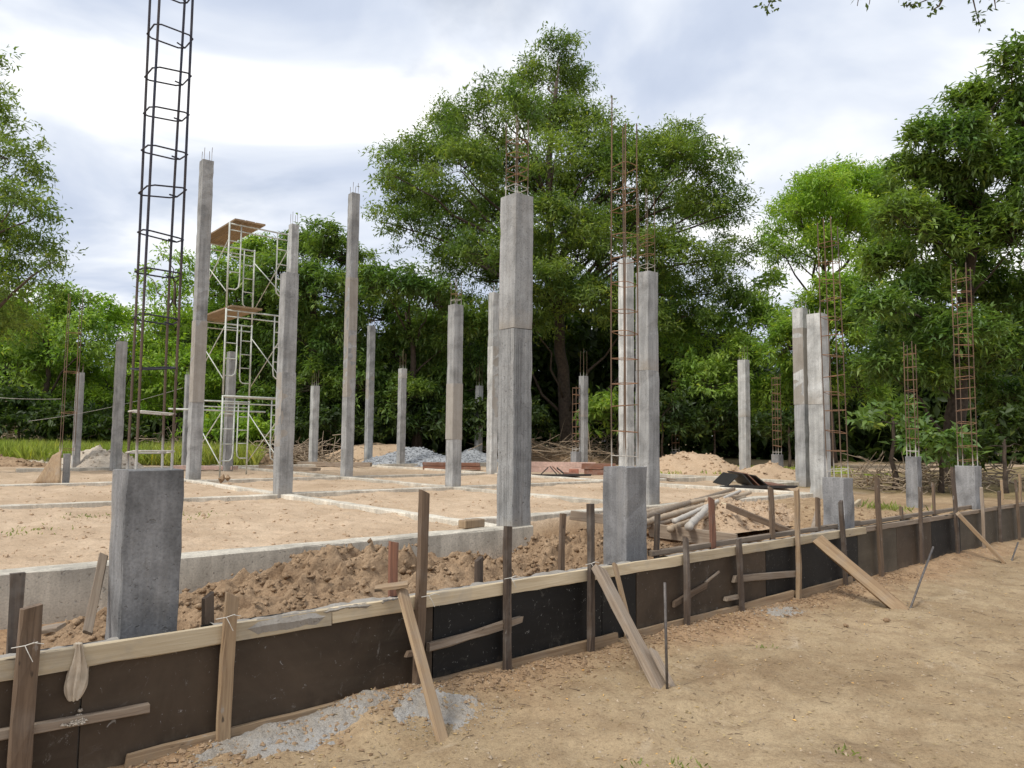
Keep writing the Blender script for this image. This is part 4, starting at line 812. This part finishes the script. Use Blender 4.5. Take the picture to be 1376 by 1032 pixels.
for i, (px, d, y, rx, ry, m, lab) in enumerate((
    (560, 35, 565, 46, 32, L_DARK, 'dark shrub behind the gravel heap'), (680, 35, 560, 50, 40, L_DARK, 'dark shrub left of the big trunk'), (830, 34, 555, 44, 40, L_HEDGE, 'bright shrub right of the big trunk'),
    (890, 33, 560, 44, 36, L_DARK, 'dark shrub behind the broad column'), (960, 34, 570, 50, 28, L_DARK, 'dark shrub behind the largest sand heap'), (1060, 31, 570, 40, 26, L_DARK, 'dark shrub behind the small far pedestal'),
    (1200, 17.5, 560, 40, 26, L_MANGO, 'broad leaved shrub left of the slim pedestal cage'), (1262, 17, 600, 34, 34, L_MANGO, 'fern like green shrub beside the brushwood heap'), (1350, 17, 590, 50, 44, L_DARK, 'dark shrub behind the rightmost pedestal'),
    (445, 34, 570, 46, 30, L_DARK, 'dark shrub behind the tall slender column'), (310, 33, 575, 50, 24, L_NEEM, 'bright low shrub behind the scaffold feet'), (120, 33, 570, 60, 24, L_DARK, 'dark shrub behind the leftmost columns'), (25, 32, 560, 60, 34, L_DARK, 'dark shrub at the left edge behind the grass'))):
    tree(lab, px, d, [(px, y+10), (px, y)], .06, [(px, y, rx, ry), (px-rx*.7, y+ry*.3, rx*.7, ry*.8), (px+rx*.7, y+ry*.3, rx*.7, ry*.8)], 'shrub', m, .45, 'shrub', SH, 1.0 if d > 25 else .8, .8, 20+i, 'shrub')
# weeping dry twigs in front of the big trunk
def twigs(label, c, r, n, name='dry_brush', flat=.5, L=(.3, .9), cat='brushwood', rr=.012):
    b = MB(); c = Vector(c)
    for _ in range(n):
        a = Vector((random.gauss(0, r), random.gauss(0, r), abs(random.gauss(0, r*flat)))); d = Vector((random.gauss(0, 1), random.gauss(0, 1), random.gauss(0, .45))).normalized()*random.uniform(*L)
        m = a+d*.5+Vector((random.gauss(0, .08), random.gauss(0, .08), random.gauss(0, .08)))
        q = a+d; q.z = max(q.z, -.02); b.tube([a, m, q], [rr, rr*.8, rr*.4], 4, False)
    o = b.build(name, TWIG, None, loc=c); tag(o, label, cat, kind='stuff'); return o
p = gp(1195, 655); twigs('heap of broken branches behind the wall left of the slim pedestal', (p.x+.3, p.y+.2, -.05), .5, 130, rr=.014); p = gp(1262, 655); twigs('brushwood heap right of the slim pedestal', (p.x+.4, p.y+.3, -.05), .5, 120, rr=.015)
p = gp(740, 622); twigs('tangle of dry roots and branches at the big trunk', (p.x+1.5, p.y+1.6, .35), 1.5, 260, flat=.16, L=(.5, 1.8), rr=.022); p = gp(385, 624); twigs('dry brushwood left of the short thin column', (p.x+1, p.y+1, 0), .8, 240, flat=.5, L=(.4, 1.3), rr=.02)
p = gp(25, 612); twigs('bare dry branches at the left edge before the trees', (p.x, p.y, .5), 1.0, 160, flat=.9, L=(.8, 2.2), rr=.02); p = gp(1340, 650); twigs('dry fallen branches beyond the rightmost pedestal', (p.x+1.2, p.y+.5, -.05), 1.0, 110, flat=.3, L=(.4, 1.4), rr=.02)
p = gp(800, 618); twigs('thin bare twigs right of the thin far column', (p.x+1.2, p.y+1.2, .2), .8, 120, flat=.8, L=(.5, 1.5), rr=.014); p = gp(215, 618); twigs('dead brush behind the tallest column', (p.x+1.2, p.y+1.2, .1), 1.1, 180, flat=.5, L=(.4, 1.2), rr=.02)
# the dense wood beyond
def far_wood():
    R = np.random.default_rng(77); n = 150000; px = R.uniform(-350, 1750, n); dep = R.uniform(42, 58, n)
    top = 9.5 + 3.5*fbm(px, px*0, .008, 3, 5) - 4.5*np.exp(-((px-130)/90.)**2) - 2.5*np.exp(-((px-1100)/110.)**2)
    z = top*R.uniform(0, 1, n)**.8; f = np.array(FWD)*[1, 1, 0]; f /= np.linalg.norm(f); r = np.array([f[1], -f[0], 0])
    C = f[None]*dep[:, None] + r[None]*((px-688)/FOC*dep)[:, None]; C[:, 2] = z
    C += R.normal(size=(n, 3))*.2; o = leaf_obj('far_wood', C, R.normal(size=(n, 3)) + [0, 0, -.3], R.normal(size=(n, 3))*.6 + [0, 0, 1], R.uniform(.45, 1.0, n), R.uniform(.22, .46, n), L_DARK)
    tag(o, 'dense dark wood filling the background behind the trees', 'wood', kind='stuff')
far_wood()
# overhanging branches: a tree standing to the right of the viewer, only its lowest twigs reach into the frame
def overhang():
    base = at(1376+420, 600, 6.0); root = thing('overhanging_tree', 'leafy twigs hanging into the top right corner from an overhanging tree', 'tree', (base.x, base.y, -.7)); O = Vector(root.location); R = np.random.default_rng(5)
    b = MB(); top = at(1500, -260, 6.2)-O; b.tube(wig(Vector((0, 0, 0)), top, 6, .15, random), [.16, .15, .13, .12, .1, .08, .06], 8); b.build('trunk', BARK, root, True)
    b = MB(); C, D = [], []
    for pth, nl in (([(1500, -260), (1320, -80), (1305, -12), (1312, 18), (1318, 36)], 34), ([(1500, -260), (1300, -60), (1270, -10), (1235, 4), (1215, 8)], 40), ([(1320, -80), (1335, -10), (1338, 12)], 16), ([(1500, -260), (1200, -110), (1060, -50), (1035, 2), (1030, 12)], 40), ([(1200, -110), (1160, -40), (1152, 8)], 8), ([(1200, -110), (1175, -40), (1168, 6)], 6), ([(1270, -10), (1262, 8), (1252, 14)], 14)):
        P = [at(x, y, 6.2)-O for x, y in pth]; b.tube(P, [max(.003, .014*(1-i/(len(P)-.6))) for i in range(len(P))], 5, False)
        for _ in range(nl):
            t = random.uniform(.55, 1)*(len(P)-1.001); i = int(t); q = P[i].lerp(P[i+1], t-i); d = Vector((random.gauss(0, 1), random.gauss(0, 1), random.gauss(-.3, .7))); C.append(q+Vector((random.gauss(0, .035), random.gauss(0, .035), random.gauss(0, .03)))); D.append(d)
    b.build('branches', BARK, root); n = len(C); leaf_obj('crown', np.array(C), np.array(D), R.normal(size=(n, 3))*.6+[0, 0, 1], R.uniform(.035, .07, n), R.uniform(.018, .03, n), L_DARK, root)
overhang()

# ------------------------------------------------------------------ ground cover
def blades(name, label, P, h, wd, mat, seed):
    R = np.random.default_rng(seed); n = len(P); D = R.normal(size=(n, 3))*[.35, .35, .1] + [0, 0, 1]; leaf_o = leaf_obj(name, P, D, R.normal(size=(n, 3))*[1, 1, .1], h, wd, mat, None, .1, .1)
    tag(leaf_o, label, 'grass', kind='stuff'); return leaf_o
def scatter(n, f, seed):
    R = np.random.default_rng(seed); P = f(R, n); P[:, 2] = ground_h(P[:, 0], P[:, 1]); return P, R
def strip(R, n, px0, px1, d0, d1):
    px = R.uniform(px0, px1, n); dep = R.uniform(d0, d1, n); f = np.array(FWD)*[1, 1, 0]; f /= np.linalg.norm(f); r = np.array([f[1], -f[0], 0]); return f[None]*dep[:, None] + r[None]*((px-688)/FOC*dep)[:, None]
P, R = scatter(42000, lambda R, n: strip(R, n, -150, 350, 26.5, 36), 1); keep = vnoise(P[:, 0]*.6, P[:, 1]*.6, 4) > -.25; P = P[keep]
blades('grass', 'bright green grass strip at the left behind the plot', P, R.uniform(.45, 1.0, len(P)), R.uniform(.03, .06, len(P)), GRASS, 2)
P, R = scatter(9000, lambda R, n: strip(R, n, 880, 1200, 25, 34), 3); keep = vnoise(P[:, 0]*.5, P[:, 1]*.5, 9) > .0; P = P[keep]
blades('short_grass', 'thin short grass in the shade behind the right of the plot', P, R.uniform(.08, .2, len(P)), R.uniform(.03, .05, len(P)), GRASS, 4)
def tuft(px, py, z, n, h, label, w=.010, r=.05):
    p = gp(px, py, z); R = np.random.default_rng(int(px)); P = np.array([[p.x+R.normal()*r, p.y+R.normal()*r, 0] for _ in range(n)]); P[:, 2] = ground_h(P[:, 0], P[:, 1])
    D = R.normal(size=(n, 3))*[.6, .6, .2]+[0, 0, .8]; tag(leaf_obj('weed', P, D, R.normal(size=(n, 3)), h*R.uniform(.5, 1.2, n), w*R.uniform(.7, 1.3, n), WEED), label, 'weed', 'small weeds', 'stuff')
tuft(915, 1030, -.66, 18, .045, 'small grass tuft at the bottom edge below the thick brace'); tuft(945, 1033, -.66, 14, .04, 'second grass tuft at the bottom edge of the road'); tuft(855, 1026, -.66, 14, .04, 'small weed near the bottom edge left of the tufts')
tuft(1135, 1015, -.66, 22, .04, 'flat weed on the road below the log brace'); tuft(1027, 871, -.66, 16, .04, 'little weed before the cement spill', r=.03); tuft(985, 735, -.1, 10, .22, 'green seedling behind the rail by the blackened stake', .02, .02); tuft(1185, 690, -.12, 160, .16, 'green weeds behind the wall right of the leaning cage', .02, .25)
tuft(245, 693, -.04, 60, .05, 'yellowish weed patch on the sand right of the nearest pedestal', .014, .2); tuft(40, 713, -.04, 50, .05, 'faint weed patch on the sand at left', .014, .2); tuft(115, 692, -.04, 50, .05, 'low weed patch on the sand left of the nearest pedestal', .014, .2)
def pebbles(name, label, n, f, size, mat, seed, cat='pebbles'):
    random.seed(seed); P, R = scatter(n, f, seed); b = MB()
    for q in P: s = random.uniform(*size)*random.random()**1.5 + size[0]; b.rock((q[0], q[1], q[2]+s*.25), s)
    tag(b.build(name, mat), label, cat, kind='stuff')
def road(R, n):
    y = 4.05-3.3*R.random(n)**1.4; x = R.uniform(-.2, 1, n)*0 + R.random(n)**1.6*13+.8; return np.stack([x, y, x*0], 1)
pebbles('pebbles', 'small stones and crumbs scattered over the dirt road', 5500, road, (.003, .012), plain('pebble', (.36, .28, .195), .9, .4, 3), 31)
pebbles('soil_crumbs', 'brown soil crumbs along the foot of the formwork', 3200, lambda R, n: np.stack([R.uniform(.9, 10, n), 4.03-np.abs(R.normal(0, .18, n)), np.zeros(n)], 1), (.005, .022), SOIL, 32)
pebbles('plot_crumbs', 'clods and crumbs scattered over the sandy plot', 3600, lambda R, n: np.stack([R.uniform(-1.5, 15, n), 6.6+R.random(n)**1.5*14, np.zeros(n)], 1), (.006, .03), SANDM, 33)
pebbles('trench_crumbs', 'crumbled soil lying in the trench behind the formwork', 2600, lambda R, n: np.stack([R.uniform(-1, 12, n), R.uniform(4.45, 6.2, n), np.zeros(n)], 1), (.006, .03), SOIL, 34)
P, R = scatter(3800, road, 41); P[:, 2] += .006; n = len(P)
tag(leaf_obj('leaf_litter', P, R.normal(size=(n, 3))*[1, 1, .12], R.normal(size=(n, 3))*.25+[0, 0, 1], R.uniform(.012, .04, n), R.uniform(.005, .014, n), DRYLEAF), 'dry leaf bits littering the dirt road', 'litter', kind='stuff')
b = MB(); P, R = scatter(420, road, 43)
for q in P:
    a = random.uniform(0, 6.28); L = random.uniform(.02, .11); d = Vector((math.cos(a), math.sin(a), random.uniform(-.05, .12)))*L; q = Vector(q)+Vector((0, 0, .006)); b.tube([q, q+d*.5+Vector((random.uniform(-.008, .008), random.uniform(-.008, .008), .003)), q+d], [.0022, .002, .0012], 4, False)
tag(b.build('twig_litter', plain('dark_twig', (.13, .09, .06), .95, .4)), 'thin dark twigs strewn over the dirt road', 'litter', kind='stuff')
for px, py, r, lab in ((1191, 838, .055, 'fist sized stone on the road near the log brace'), (1136, 845, .04, 'brown clod on the road left of the fist sized stone'), (300, 880, .0, '')):
    if r:
        p = gp(px, py, -.66); b = MB(); b.rock((0, 0, .0), r); o = b.build('stone', PALE if 'stone' in lab[:12] else SOIL, None, loc=(p.x, p.y, gz(p.x, p.y)+r*.4)); sb = o.modifiers.new('round', 'SUBSURF'); sb.levels = sb.render_levels = 1; tag(o, lab, 'stone')
